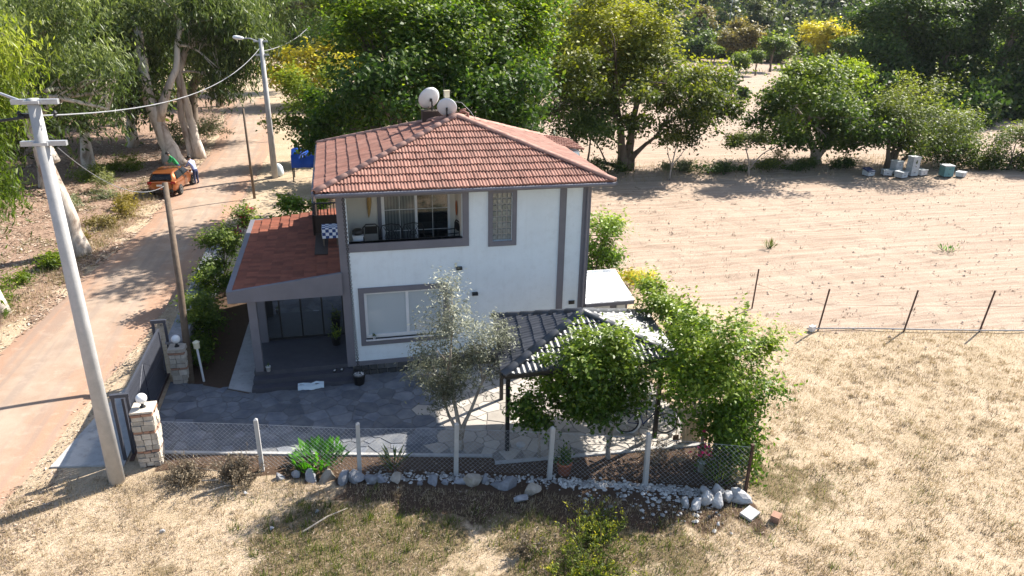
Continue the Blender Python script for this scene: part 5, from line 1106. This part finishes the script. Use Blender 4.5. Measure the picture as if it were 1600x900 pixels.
tree('eucalyptus_tree', 'slender white eucalyptus with twin trunks just past the car', 'tree', (-9.9,36.2,0),
     [(-6.5,36,7.4,1.4,1.7),(-6.2,36.5,9.6,2.0,1.2),(-7.4,36,5.4,.9,1.0),(-5.2,37,8.2,1.3,1.3),(-7.8,37,11,2.2,1.2)],
     'euc', 'barkeuc', 230, 54, .75, r0=.34, trunks=[[(0,0,0),(-.35,0,3.0),(-.6,0,6),(.8,0,9.5)],[(-.5,.2,0,.9),(-.9,.2,3.0),(-.6,0,7)]], bright=.2, droop=.9, ll=.4, lw=.22, shell=.35, squash=1.25)
tree('eucalyptus_tree', 'tall eucalyptus arching over the road beyond the bend', 'tree', (-12.0,46,0),
     [(-3.9,45,9.6,3.2,1.7),(-.6,45,10.4,2.6,1.3),(-6.6,45,9.9,2.4,2.0),(1.6,45,10.6,1.8,1.4),(-9.4,46,9.6,2.6,2.2),(-10,46,6,2.4,2.0),(-12.5,46,7,2.4,3)],
     'euc', 'bark', 260, 52, .9, r0=.45, trunks=[[(0,0,0),(.6,0,4),(2.8,0,7.5),(6.0,0,9.2)]], bright=.2, droop=.8, ll=.46, lw=.25, shell=.35, squash=1.1)
for i, (x, y, h, lb) in enumerate(((-19,24,11,'shaded eucalyptus at the back of the left bank'),(-24,38,12,'distant dark eucalyptus behind the left bank, outermost of three'),(-18.5,50,12,'distant dark eucalyptus behind the leaning one'),(-12,64,11,'dark tree closing the road beyond the bend'),(-30,60,13,'far dark tree at the left behind the eucalyptus trunks'),(-16.5,33,12,'shaded eucalyptus crown above the bank behind the car'),(-5,78,12,'dark tree behind the golden tree at the road end'),(3,66,12,'dark tree between the golden tree and the walnut crown'),(-22,16,11,'shaded eucalyptus at the far left edge of the bank'),(-17.5,28,10,'leafy eucalyptus on the bank between the pale trunk and the car'),(-15.5,41,11,'leafy eucalyptus behind the slender white twin trunks'))):
    z = float(hz(x,y)); tree('background_eucalyptus', lb, 'tree', (x,y,z), [(x,y,z+h*.8,3.2,2.4),(x+2,y,z+h*.6,2.6,2.2),(x-2.2,y,z+h*.62,2.6,2.4),(x+.5,y-1,z+h*.4,2.2,1.6)], 'dark' if i not in (0, 5, 8, 9, 10) else 'euc', 'barkeuc', 165, 46, .9, .45, .3, .36, .5, group='eucalypts on the left bank', droop=.7, shell=.4, squash=1.2, bright=.35, trunks=[[(0,0,0),(.2,0,h*.3),(0,0,h*.6)]])
def bank_weeds(name, label, pts, mat, n=60, ll=.2, lw=.25, cr=.35, cat='bush'):
    b = (*np.mean([p[:2] for p in pts], 0), float(hz(*np.mean([p[:2] for p in pts], 0))))
    return tree(name, label, cat, b, [(x,y,float(hz(x,y))+r*.4,r,r*.55) for x, y, r in pts], mat, 'barkpale', n, 55, cr, ll, lw, .03, .3, shell=.1, zmin=.01, bright=.35, limbs=False)
bank_weeds('roadside_bush', 'dark green weed patch at the left road edge nearest the lamp pole', [(-12.7,9,.6),(-13.0,10.2,.7),(-13.1,11.6,.6),(-12.7,12.6,.5),(-13.1,7.6,.5)], 'shrub', 55)
bank_weeds('roadside_bush', 'straw-coloured weed bank behind the pale eucalyptus trunk', [(-12.0,16.6,.5),(-11.6,18.6,.55),(-11.4,20.6,.6),(-11.5,22.4,.5),(-12.4,19.4,.5)], 'brownish', 60)
bank_weeds('roadside_bush', 'grassy grey-green patch on the bank left of the car', [(-13.6,25,.9),(-14.4,27,1.0),(-15,23,.7)], 'greyg', 40)
bank_weeds('roadside_bush', 'low weeds along the bank beyond the car', [(-14.5,32,1.0),(-15.5,30,.9)], 'eucbright', 60)
# dark stand on the right
for i, (x, y, s, lob, tr_, lb) in enumerate((
    (62.5,53,1,[(60.94,52,7.84,2.8,4.2),(60.2,52,3.75,1.8,2.8),(63.91,52,10.2,2.8,3.2),(62.4,52,13,2.8,2.6),(59,52.5,10.5,2.4,2.8),(58.6,52,6,2.2,2.6),(65,53,6,2,3),(63,52,3,2.4,2)],[[(0,0,0),(-.3,0,5),(0,0,10)]],'dark tall tree at the left of the dark stand'),
    (67.2,52,1,[(68.6,52,10.4,2.9,3.4),(66.4,52.5,12.2,2.2,2.2),(70.0,52.5,5.6,1.8,2.6),(71,53,9,2.4,2.8),(69.5,53,12.5,2.6,2.6),(66.0,55,6.5,2.0,3.5)],[[(0,0,0),(.7,0,5),(1.6,0,11)]],'dark tree with bare leaning grey trunk in the stand'),
    (73.0,49,1,[(71.2,48,10.2,2.8,3.6),(72.4,48,4.75,2.1,2.6),(75.24,48,4.04,2.3,3.0),(75,48,9.5,2.8,3.4),(78,48,8,3.2,4.2),(77,48,13,3.2,2.8),(71,49,14,2.8,2.4),(76.5,48,2.2,3,2.2),(80,49,5,3,4),(73.5,47,7.5,2.4,2.6)],[[(0,0,0),(-.4,0,5),(.6,0,11)]],'dark tree closing the right edge of the stand'),
    (70.6,58,1,[(70.3,58,4.2,1.8,2.4),(70.8,58,6.8,1.5,2.0)],[[(0,0,0),(0,0,3)]],'bright green young tree lit between the dark trunks'))):
    tree('dark_tree', lb, 'tree', (x,y,0), lob, 'dark' if i < 3 else 'fig', 'bark', 400 if i < 3 else 100, 52, .85, .42, .45, .5, .5, trunks=tr_, group='dark stand of trees', shell=.35, bright=.3)
mid = [((89.5,105,5.2),4.4,3.4,'yellow','golden-topped tree in front of the dark stand'),((96.5,100,5),4.4,4.6,'fig','green tree between the golden tree and the dark stand'),((80,118,4.0),4.0,3.2,'brownish','rust brown tree at the head of the orchard strip'),((66,128,4.2),3.6,3.4,'greyg','silvery olive tree behind the lollipop orchard tree'),
       ((58,126,6.5),4.8,4.8,'brownish','bare-looking greyish tree beyond the orchard strip'),((50,130,6),4.4,5,'greyg','pale grey tree beside the twin-trunked crown'),((73,122,2.6),4.2,2.2,'dark','dark rounded bush at the end of the orchard strip'),((62,121,2.2),3.4,1.9,'dark','dark bush left of the orchard end'),
       ((88,117,2.0),3.0,1.8,'greyg','low grey bush under the golden tree'),((97,88,2.0),4.4,1.9,'ash','broad yellow-green thicket behind the fig tree'),((93,80,1.6),3.6,1.6,'bushy','low thicket between orchard and dark stand'),((104,110,5.5),4.6,5,'haze','tall green tree left of the dark stand, farther back'),
       ((56,140,8),4.6,5.4,'fig','pointed pale green tree on the valley side'),((71,143,7),4.2,5.2,'fig','second pointed green tree below the hillside'),((84,140,6),4.8,5,'brownish','brown-tinged tree below the hillside'),((98,138,6),5,5,'haze','rounded dark tree below the hillside'),((112,126,6),5,5,'haze','dark tree below the hill behind the stand'),
       ((40,112,5),4.2,4.4,'walnut','green tree seen over the tall twin-trunked crown'),((30,95,6),4.4,5.4,'dark','dark tree between the two large crowns behind the house'),((22,80,6),3.8,5.2,'dark','dark tree just visible behind the bright walnut crown')]
for (x, y, zc), rx_, rz_, lf, lb in mid:
    z = float(hz(x,y)); pts = [(x+random.uniform(-.5,.5)*rx_, y+random.uniform(-.4,.4)*rx_, z+zc+random.uniform(-.35,.4)*rz_, rx_*random.uniform(.5,.7), rz_*random.uniform(.5,.7)) for _ in range(5)]
    tree('valley_tree', lb, 'tree', (x,y,z), pts, lf, 'bark', 130, 34, .85, .6, .6, .25, .5, shell=.35, bright=.4, group='valley trees', zmin=.05)
# hillside wood as one mass
def wood(name, n, place, r0, r1, mat, per):
    C = []; T_ = []; LL = []
    for k in range(n):
        x, y = place(); z = float(hz(x,y)); r = rng.uniform(r0,r1); h = r*rng.uniform(.8,1.5); dist = math.hypot(x, y+21); m_ = int(per*(1 if dist > 150 else 1.8))
        d = unit(m_); lump = 1+.25*np.sin(d[:,0]*5+k)*np.sin(d[:,2]*4+k*2)
        p = np.array([x,y,z+h*.75])+d*np.array([r,r,h])*((.6+.4*rng.random(m_))*lump)[:,None]; C.append(p); LL.append(np.full(m_, dist*.0062))
        T_.append(np.clip(rng.beta(1.6,2.4)*.85+.16*rng.normal(size=m_)+.14*d[:,2], 0, 1))
    C = np.concatenate(C); T_ = np.concatenate(T_); n_ = len(C); L = np.concatenate(LL)*rng.uniform(.6,1.3,n_)
    me = leafmesh(name, C, unit(n_)+np.array([0,0,.6]), unit(n_), L, L*.75, T_, mat); meshobj(name, me, kind='stuff')
def hillplace():
    u = rng.random()
    if u < .6: return rng.uniform(-70,250), 132+330*rng.random()**1.7
    if u < .82: return rng.uniform(115,330), rng.uniform(20,210)
    return rng.uniform(-170,-22), rng.uniform(70,300)
wood('hillside_wood', 3000, hillplace, 1.5, 4.2, 'haze', 90)
def thickplace():
    u = rng.random()
    if u < .35: return rng.uniform(84,165), rng.uniform(62,128)
    if u < .55: return rng.uniform(10,52), rng.uniform(62,130)
    if u < .75: return rng.uniform(45,110), rng.uniform(126,140)
    if u < .9: return rng.uniform(58,100), rng.uniform(50,64)
    return rng.uniform(-60,-16), rng.uniform(45,110)
wood('valley_thicket', 560, thickplace, .9, 2.8, 'bushy', 110)
wood('shaded_undergrowth', 170, lambda: (rng.uniform(54,96), rng.uniform(40,66)), .8, 2.4, 'dark', 120)
wood('orchard_margin', 70, lambda: (rng.uniform(90,118) if rng.random() < .7 else rng.uniform(28,44), rng.uniform(70,120)), 1.0, 3.0, 'fig', 120)
for i, (x, y, rx_, h_, lf, lb) in enumerate(((26.5,25.6,1.3,.8,'dark','low dark bush at the field margin right of the twin-trunked tree'),(30.5,25.4,1.5,.9,'bushy','low bush at the field margin left of the round field tree'),(32.8,25.2,1.0,.5,'dark','creeping dark weeds under the round field tree'),(23.5,26.2,1.0,.6,'greyg','grey weeds at the foot of the twin-trunked tree'),(37.2,25.4,1.2,.7,'dark','shadowy undergrowth between the round tree and the beehives'),(46.0,23.4,1.1,.9,'bushy','leafy undergrowth right of the beehives'),(18.4,26.4,1.5,.9,'dark','dark weeds left of the twin-trunked base'),(14.0,22.6,1.6,1.3,'dark','dark shrub seen past the right end of the roof'))):
    tree('margin_bush', lb, 'bush', (x,y,0), [(x-.5*rx_,y,h_*.4,rx_*.7,h_*.5),(x+.5*rx_,y+.2,h_*.5,rx_*.7,h_*.6)], lf, 'bark', 50, 40, .3, .17, .35, .03, .3, group='field margin bushes', shell=.1, zmin=.01, limbs=False)
for i, (x, y, h) in enumerate(((107,172,15),(118,176,13))):
    z = float(hz(x,y)); T = thing('power_pylon', ('nearer','farther')[i]+' thin steel power mast standing on the wooded hillside', 'pylon', (x,y,z), 'hillside power masts')
    mb = MB()
    for sx in (-.7,.7): mb.tube([(x+sx,y,z),(x+sx*.4,y,z+h)], .12, 5)
    part('mast', mb, 'wire', T); part('crossarm', MB().box(x-2,x+2,y-.1,y+.1,z+h-1.2,z+h-1.0).box(x-1.6,x+1.6,y-.1,y+.1,z+h-3.2,z+h-3.0), 'wire', T)

# ------------------------------------------------------------------ garden trees
rng = np.random.default_rng(23)
tree('olive_tree', 'silvery young olive tree in front of the house wall', 'tree', (2.82,-4.75,0),
     [(2.56,-4.69,3.9,.45,.6),(3.3,-4.69,3.2,.72,.55),(2.15,-4.69,3.15,.55,.52),(2.9,-4.6,2.5,.85,.45),(2.5,-4.69,1.95,.55,.36),(3.85,-4.69,2.65,.5,.5),(2.0,-4.69,2.35,.34,.4),(2.65,-4.69,4.5,.2,.3)],
     'olive', 'barkpale', 230, 48, .2, .095, .28, .075, .4, trunks=[[(0,0,0),(0,0,.6),(-.1,0,1.2),(-.3,0,2.4)],[(0,0,.5,.8),(.3,0,1.2),(.7,0,2.3)],[(-.02,0,.5,.7),(-.3,0,1.1),(-.5,.1,1.9)]], shell=.1, bright=.3, twig=.008, cl=2, sprig=60)
tree('citrus_tree', 'small slim citrus tree between two fence posts', 'tree', (4.8,-5.6,0),
     [(4.75,-5.6,1.85,.42,.42),(5.2,-5.6,1.4,.32,.28),(4.4,-5.6,1.7,.25,.28),(4.9,-5.6,2.3,.3,.3),(4.7,-5.6,1.2,.32,.18),(4.95,-5.5,2.85,.2,.35)],
     'citrus', 'barkpale', 72, 44, .19, .115, .55, .045, .5, trunks=[[(0,0,0),(-.03,0,.5),(0,0,1.3)]], shell=.15, bright=.4, twig=.006)
tree('citrus_tree', 'dense round citrus tree hiding the carport front', 'tree', (6.6,-5.95,0),
     [(6.15,-5.9,2.5,.62,.75),(6.85,-5.9,2.8,.45,.62),(5.8,-5.9,2.95,.36,.5),(6.65,-5.9,1.85,.6,.45),(6.1,-5.9,1.7,.5,.38),(7.1,-5.8,2.1,.42,.45),(6.5,-5.9,3.35,.34,.36),(5.9,-5.9,2.2,.45,.45)],
     'citrus', 'barkpale', 300, 42, .24, .12, .52, .06, .4, trunks=[[(0,0,0),(-.05,0,.7),(-.15,0,1.5)],[(-.02,0,.5,.7),(.15,0,1.2)]], shell=.15, sprig=80, bright=.5, cl=3, twig=.007)
tree('leafy_shrub', 'sprawling lime-green shrub tree by the rusty corner post', 'shrub', (9.3,-6.6,0),
     [(8.7,-6.4,2.7,.75,.7),(9.5,-6.5,2.8,.68,.66),(9.95,-6.6,1.75,.52,.56),(9.1,-6.6,1.75,.75,.6),(9.6,-6.4,3.6,.4,.4),(8.2,-6.2,2.3,.5,.7),(9.65,-6.8,1.1,.6,.5),(10.3,-6.5,3.1,.34,.24),(8.5,-6.1,3.5,.55,.45),(10.2,-6.5,2.4,.4,.4),(9.5,-7.1,.6,.45,.4)],
     'pom', 'barkpale', 330, 42, .27, .12, .5, .06, .35, trunks=[[(-.3,0,0),(-.4,0,.8),(-.5,.1,1.6)],[(0,0,0),(.1,0,.9),(.3,0,1.8)],[(.2,0,0,.8),(.5,0,.7),(.9,0,1.3)]], shell=.1, sprig=120, bright=.5, cl=3, twig=.006, zmin=.1)
tree('leafy_shrub', 'glossy green shrub rising beside the carport roof corner', 'shrub', (9.6,-3.2,0),
     [(9.1,-3.3,2.9,.55,.6),(9.7,-3.2,2.5,.6,.6),(10.2,-3.4,2.1,.6,.6),(9.5,-3.2,1.5,.7,.7),(8.95,-2.6,3.3,.3,.35),(10.4,-3.6,1.2,.6,.6)],
     'citrus', 'bark', 170, 54, .24, .125, .5, .07, .4, shell=.2, bright=.6, twig=.007, zmin=.1)
# broad-leaved plants
def rosette(name, label, c, n, r, ll, lw, mat, upb=.9, cat='plant'):
    T = thing(name, label, cat, (*c,0)); a = rng.random(n)*6.28; d = r*np.sqrt(rng.random(n)); el = rng.uniform(.5,1.35,n)
    L = ll*rng.uniform(.6,1.2,n); dirv = np.stack([np.cos(a)*np.cos(el), np.sin(a)*np.cos(el), np.sin(el)], 1)
    base = np.stack([d*np.cos(a), d*np.sin(a), rng.uniform(0,.22,n)*upb], 1); P = base+dirv*L[:,None]*.55
    N = np.cross(dirv, np.stack([-np.sin(a), np.cos(a), np.zeros(n)], 1)); N = N*np.sign(N[:,2:3]+1e-6)+unit(n)*.25
    meshobj('leaves', leafmesh('leaves', P, N, dirv, L, L*lw, .5+.22*rng.normal(size=n), mat, .1), T)
    st = MB()
    for k in range(0, n, max(1, n//14)): st.tube([(base[k][0]*.5+c[0], base[k][1]*.5+c[1], -.02), tuple(P[k]+np.array([*c,0]))], [.012,.004], 4)
    part('stems', st, LMm('broad'), T); return T
def LMm(k): return LM[k]
rosette('broadleaf_plant', 'bright green broad-leaved plant clump behind the fence', (-.9,-4.55), 300, .62, .27, .36, 'broad')
rosette('strap_leaf_plant', 'small pale strap-leaved plant between the fence posts', (1.0,-5.2), 46, .2, .42, .12, 'greengrass')
rosette('strap_leaf_plant', 'grassy green tuft at the fence end by the rusty post', (9.0,-7.45), 160, .38, .38, .06, 'pom')
rosette('strap_leaf_plant', 'lone green tuft growing in the bare field', (20.6,9.2), 60, .22, .35, .1, 'greengrass')
rosette('strap_leaf_plant', 'low green weed patch at the right of the bare field', (29.2,7.2), 60, .5, .22, .2, 'broad')
T = thing('pink_flower', 'pink flowers in a pale pot by the lime-green shrub', 'flower', (8.75,-7.0,0))
part('vessel', MB().lathe((8.75,-7.0,0), [(.07,0),(.1,.28),(.11,.28),(.11,.31),(.01,.3)], 14), 'palegrey', T, True); plant_part(T, 'petals', (8.75,-7.0,.5), .22, .3, 46, .11, .8, MT['pink']); plant_part(T, 'leaves', (8.75,-7.0,.3), .2, .3, 70, .12, .3, 'citrus')
# yellow spray in the foreground
def spray(name, label, c, n, r, h, mat, cat='plant', spread=.6):
    T = thing(name, label, cat, (*c,0)); P = []; A = []; tt = []; st = MB()
    for k in range(n):
        a = rng.random()*6.28; e = rng.uniform(.2,1)*spread; x0 = rng.normal(0,r*.35); y0 = rng.normal(0,r*.35); hh = h*rng.uniform(.55,1.1)
        tip = np.array([x0+math.cos(a)*e*hh, y0+math.sin(a)*e*hh, hh]); b0 = np.array([x0*.6,y0*.6,0.]); st.tube([tuple(b0+np.array([*c,-.02])), tuple(b0*.4+tip*.6*np.array([.8,.8,1])+np.array([*c,0])), tuple(tip+np.array([*c,0]))], [.007,.005,.002], 3)
        m_ = 34; t = rng.uniform(.25,1,m_); pts = b0*(1-t[:,None])+tip*t[:,None]+rng.normal(size=(m_,3))*.035; P.append(pts); A.append(np.tile((tip-b0)/np.linalg.norm(tip-b0),(m_,1))+unit(m_)*.8); tt.append(np.clip((t-.55)*1.2*rng.choice([.3,1,1.4])+rng.normal(0,.15,m_),0,1))
    P = np.concatenate(P); A = np.concatenate(A); tt = np.concatenate(tt); L = rng.uniform(.04,.1,len(P))
    meshobj('sprays', leafmesh('sprays', P, unit(len(P))+np.array([0,0,.5]), A, L, L*.3, tt, mat), T); part('stems', st, LM['drybush'], T)
spray('yellow_flower_plant', 'yellow-flowering shrubby plant nearest the camera at the bottom', (4.7,-9.85), 140, 1.5, .48, 'gold', 'plant', 1.0)
spray('yellow_flower_plant', 'smaller yellow-tipped plant just below the pebble edging', (5.3,-8.75), 80, 1.0, .5, 'gold', 'plant', 1.0)
spray('dry_bush', 'grey-brown dry bush beside the leftmost fence post', (-2.9,-4.95), 90, .8, .55, 'drybush', 'bush', .9)
spray('dry_bush', 'tangled straw-coloured dead bush at the foot of the gate pillar', (-4.1,-4.7), 70, .7, .4, 'drybush', 'bush', 1.2)
spray('dry_bush', 'thin grey dead weed standing in the shaded verge', (3.6,-9.0), 26, .5, .5, 'drybush', 'bush', .8)
spray('dry_bush', 'low bramble tangle between two fence posts by the bicycle', (7.9,-6.5), 40, .7, .55, 'drybush', 'bush', 1.1)
for i, (a, b, lb) in enumerate((((-4.5,-4.3,.1),(-3.2,-4.75,.16),'longest pale stick lying by the gate pillar'),((-3.7,-4.9,.08),(-3.0,-5.25,.1),'pinkish stick lying before the dry bush'),((-3.5,-5.35,.06),(-2.8,-5.3,.08),'short grey stick under the dry bush'),((-1.2,-7.3,.05),(-.2,-6.7,.07),'dark fallen branch at the edge of the shaded grass'))):
    solo('stick', MB().tube([a, tuple((a[k]+b[k])/2+(.05 if k == 2 else .04) for k in range(3)), b], [.022,.018,.01], 6), 'barkpale', lb, 'stick', a)
# side garden creepers
tree('bougainvillea', 'tall pink-flowered creeper along the stone wall', 'plant', (-4.7,7.8,0), [(-4.6,8,2.7,.32,.6),(-3.95,8,2.8,.34,.55),(-3.5,8.3,3.1,.28,.35),(-4.6,7.8,1.6,.5,.7),(-4.2,7.6,1.1,.5,.8),(-5.0,7.8,1.1,.4,.6),(-4.4,6.6,1.2,.45,.7),(-4.9,7,2.2,.32,.6),(-4.35,7.2,2.3,.32,.6),(-4.7,5.6,1.7,.35,.5)], 'shrub', 'bark', 130, 44, .22, .12, .5, .05, .5, shell=.1, bright=.3, twig=.006, zmin=.05)
Tb = [o for o in bpy.data.objects if o.name.startswith('bougainvillea')][0]
for c in ((-3.75,8.2,3.25),(-3.4,8.3,3.4),(-3.95,8.0,2.65),(-3.6,8.2,2.85)):
    P = np.array(c)-np.array(ORG[Tb.name])+rng.normal(size=(36,3))*.09; meshobj('blossom', leafmesh('blossom', P, unit(36), unit(36), np.full(36,.1), np.full(36,.09), np.zeros(36), MT['pink']), Tb)
tree('wall_creeper', 'dark green creeper hanging over the stone wall', 'plant', (-4.7,3.5,0), [(-4.85,3,1.5,.5,.5),(-4.75,3,.8,.5,.6),(-5.0,4.4,1.4,.5,.45),(-4.6,4.6,.9,.5,.7),(-4.9,6,1.3,.5,.5),(-4.75,2.0,.7,.4,.5)], 'shrub', 'bark', 150, 48, .22, .11, .5, .04, .5, shell=.1, bright=.3, twig=.006, zmin=.02)

# ------------------------------------------------------------------ ground cover
def blades(name, n, sampler, h0, h1, w, mat, lean=.5, tint=(.5,.22)):
    P = sampler(n); n = len(P); a = rng.random(n)*6.28; ln = np.abs(rng.normal(0,lean,n)); h = rng.uniform(h0,h1,n)
    D = np.stack([np.cos(a)*ln, np.sin(a)*ln, np.ones(n)],1); D /= np.linalg.norm(D,axis=1,keepdims=True)
    S_ = np.stack([-np.sin(a+.7), np.cos(a+.7), np.zeros(n)],1)*(w*rng.uniform(.6,1.4,n))[:,None]*.5
    V = np.stack([P-S_, P+S_, P+D*h[:,None]],1).reshape(-1,3)
    me = bpy.data.meshes.new(name); me.vertices.add(3*n); me.vertices.foreach_set('co', V.ravel().astype(np.float32)); me.loops.add(3*n); me.loops.foreach_set('vertex_index', np.arange(3*n,dtype=np.int32))
    me.polygons.add(n); me.polygons.foreach_set('loop_start', (np.arange(n)*3).astype(np.int32)); me.update()
    tn = np.clip(tint[0]+tint[1]*rng.normal(size=n), 0, 1)
    me.attributes.new('tint','FLOAT','FACE').data.foreach_set('value', tn.astype(np.float32)); me.materials.append(LM[mat]); meshobj(name, me, kind='stuff')
def gfield(arr):
    def f(P): 
        ix = np.clip(np.searchsorted(gx_, P[:,0]), 1, nx-1); iy = np.clip(np.searchsorted(gy_, P[:,1]), 1, ny-1); return arr[iy, ix]
    return f
gz_f = gfield(GZ); green_f = gfield(green); field_f = gfield(fieldm); lit_f = gfield(lit); nz_f = gfield(NZ)
fyv = lambda x: np.interp(x, [-30,-5,9.6,60], [-3.9,-3.9,-8.45,-8.45])
def region(x0, x1, y0, y1, dens):
    def f(n):
        P = np.stack([rng.uniform(x0,x1,n), rng.uniform(y0,y1,n), np.zeros(n)],1); k = rng.random(n) < dens(P); P = P[k]; P[:,2] = gz_f(P)-.01; return P
    return f
outside = lambda P: ((P[:,1] < fyv(P[:,0])-.25) & (P[:,0] > -8.3)) | (P[:,0] > 9.7)
clump = lambda P: np.clip(.6+nz_f(P)*.5, .15, 1)
blades('dry_grass', 330000, region(-8.3,24,-16.5,2, lambda P: outside(P)*(field_f(P) < .4)*clump(P)*(1-.55*green_f(P))), .03, .12, .012, 'grass', .9, (.5,.26))
blades('tall_dry_grass', 26000, region(-8,16,-14,-4.5, lambda P: outside(P)*np.clip(nz_f(P)*2.0-.1,0,1)), .12, .3, .01, 'grass', .55, (.45,.2))
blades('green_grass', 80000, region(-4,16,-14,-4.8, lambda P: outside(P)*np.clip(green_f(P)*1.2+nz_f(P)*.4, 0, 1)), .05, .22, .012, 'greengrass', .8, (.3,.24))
blades('green_grass_patch', 9000, region(14,26,-8,0, lambda P: green_f(P)*.8), .03, .09, .012, 'greengrass', .8, (.5,.2))
blades('field_stubble', 30000, region(11,46,-3,27, lambda P: field_f(P)*clump(P)*.6), .02, .07, .014, 'grass', 1.4, (.6,.2))
blades('field_margin_grass', 26000, region(13,50,22,32, lambda P: np.clip(1-np.abs(P[:,1]-26.5)/3.5,0,1)*clump(P)), .1, .4, .03, 'grass', .6, (.4,.22))
blades('verge_grass', 30000, region(-14,-10.2,4,26, lambda P: np.clip(1-np.abs(P[:,0]-seg_x(ROAD_L,P[:,1])+1.2)/1.1,0,1)*clump(P)), .1, .4, .016, 'grass', .7, (.45,.25))
blades('verge_green_grass', 9000, region(-15,-10.8,5,30, lambda P: np.clip(nz_f(P)*2.2,0,1)*(P[:,0] < seg_x(ROAD_L,P[:,1])-.5)), .1, .35, .016, 'greengrass', .7, (.55,.25))
blades('fence_line_grass', 15000, region(15,30,-3,1, lambda P: np.exp(-((P[:,1]-np.interp(P[:,0],[15,17,26],[2.5,0,-1.9]))/.3)**2)), .06, .25, .012, 'grass', .7, (.4,.2))
def tufts(name, nt_, x0, x1, y0, y1, dens, h0, h1, w, mat, tint, per=24, rad=.1):
    P = np.stack([rng.uniform(x0,x1,nt_), rng.uniform(y0,y1,nt_), np.zeros(nt_)],1); P = P[rng.random(nt_) < dens(P)]; sz = rng.uniform(.5,1.3,len(P))
    Q = np.repeat(P, per, 0)+rng.normal(size=(len(P)*per,3))*np.array([rad,rad,0])*np.repeat(sz,per)[:,None]; Q[:,2] = gz_f(Q)-.01
    blades(name, len(Q), lambda n: Q, h0, h1, w, mat, .8, tint)
tufts('straw_tufts', 4200, -8.2,22,-15,-1, lambda P: outside(P)*(field_f(P) < .4)*.9, .04, .17, .015, 'grass', (.45,.26))
tufts('brown_tufts', 2200, -8.2,20,-15,-2, lambda P: outside(P)*(field_f(P) < .4)*np.clip(.4+nz_f(P),.1,1), .04, .15, .016, 'drybush', (.4,.22))
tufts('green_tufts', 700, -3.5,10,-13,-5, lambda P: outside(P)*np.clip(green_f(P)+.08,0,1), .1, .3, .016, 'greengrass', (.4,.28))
tufts('field_tufts', 500, 12,46,-2,26, lambda P: field_f(P)*.5, .05, .16, .02, 'drybush', (.4,.22), 16)
def litter(name, n, x0, x1, y0, y1, dens, s0, s1, mat='litter', asp=.35):
    P = np.stack([rng.uniform(x0,x1,n), rng.uniform(y0,y1,n), np.zeros(n)],1); P = P[rng.random(n) < dens(P)]; n = len(P); P[:,2] = gz_f(P)+.012+rng.random(n)*.02
    L = rng.uniform(s0,s1,n); A = unit(n)*np.array([1,1,.25]); meshobj(name, leafmesh(name, P, np.array([0,0,1.])+unit(n)*.45, A, L, L*asp, np.clip(.5+.28*rng.normal(size=n),0,1), mat), kind='stuff')
litter('leaf_litter', 90000, -22,-9,-2,44, lambda P: np.where(P[:,0] < seg_x(ROAD_L,P[:,1])+.15, np.clip(.35+nz_f(P),.1,1), 0), .06, .26)
litter('roadside_litter', 26000, -9.5,-4.6,-9,34, lambda P: np.where(P[:,1] > 1, np.clip(1-np.abs(P[:,0]-seg_x(ROAD_R,P[:,1])-.2)/.8,0,1)*(P[:,0] < -5.7+.02*P[:,1]), np.clip(1-np.abs(P[:,0]-seg_x(ROAD_R,P[:,1])-.6)/.9,0,1)*((P[:,1] < -3.8) | (P[:,0] < -7.1))), .04, .14)
litter('road_grit', 5000, -13,-5.5,-9,44, lambda P: ((P[:,0] > seg_x(ROAD_L,P[:,1])) & (P[:,0] < seg_x(ROAD_R,P[:,1])))*np.clip(np.abs(P[:,0]-(seg_x(ROAD_L,P[:,1])+seg_x(ROAD_R,P[:,1]))/2)/2.1,0,1)**3*.8, .04, .12)
litter('straw_litter', 60000, -8.2,12,-15,-4, lambda P: outside(P)*np.clip(.5+nz_f(P),.1,1)*(P[:,0] < 10), .03, .13, 'litter', .12)
litter('garden_litter', 7000, -5,9.4,-8,-3.4, lambda P: ((P[:,1] > fyv(P[:,0])) & (P[:,1] < np.interp(P[:,0],[-4.9,3.6,9.3],[-3.4,-5.3,-6.0])))*.5, .025, .07)

# ------------------------------------------------------------------ air
hm = bpy.data.materials.new('valley_air'); hm.use_nodes = True; hn = hm.node_tree; hn.nodes.remove(hn.nodes['Principled BSDF'])
pv_ = hn.nodes.new('ShaderNodeVolumePrincipled'); pv_.inputs['Color'].default_value = (.86, .92, 1, 1); pv_.inputs['Density'].default_value = .00008; pv_.inputs['Anisotropy'].default_value = .2
hn.links.new(pv_.outputs[0], hn.nodes['Material Output'].inputs['Volume'])
solo('haze', MB().box(-660, 730, -75, 930, -4, 130), hm, None, None, (0,0,0), kind='stuff')
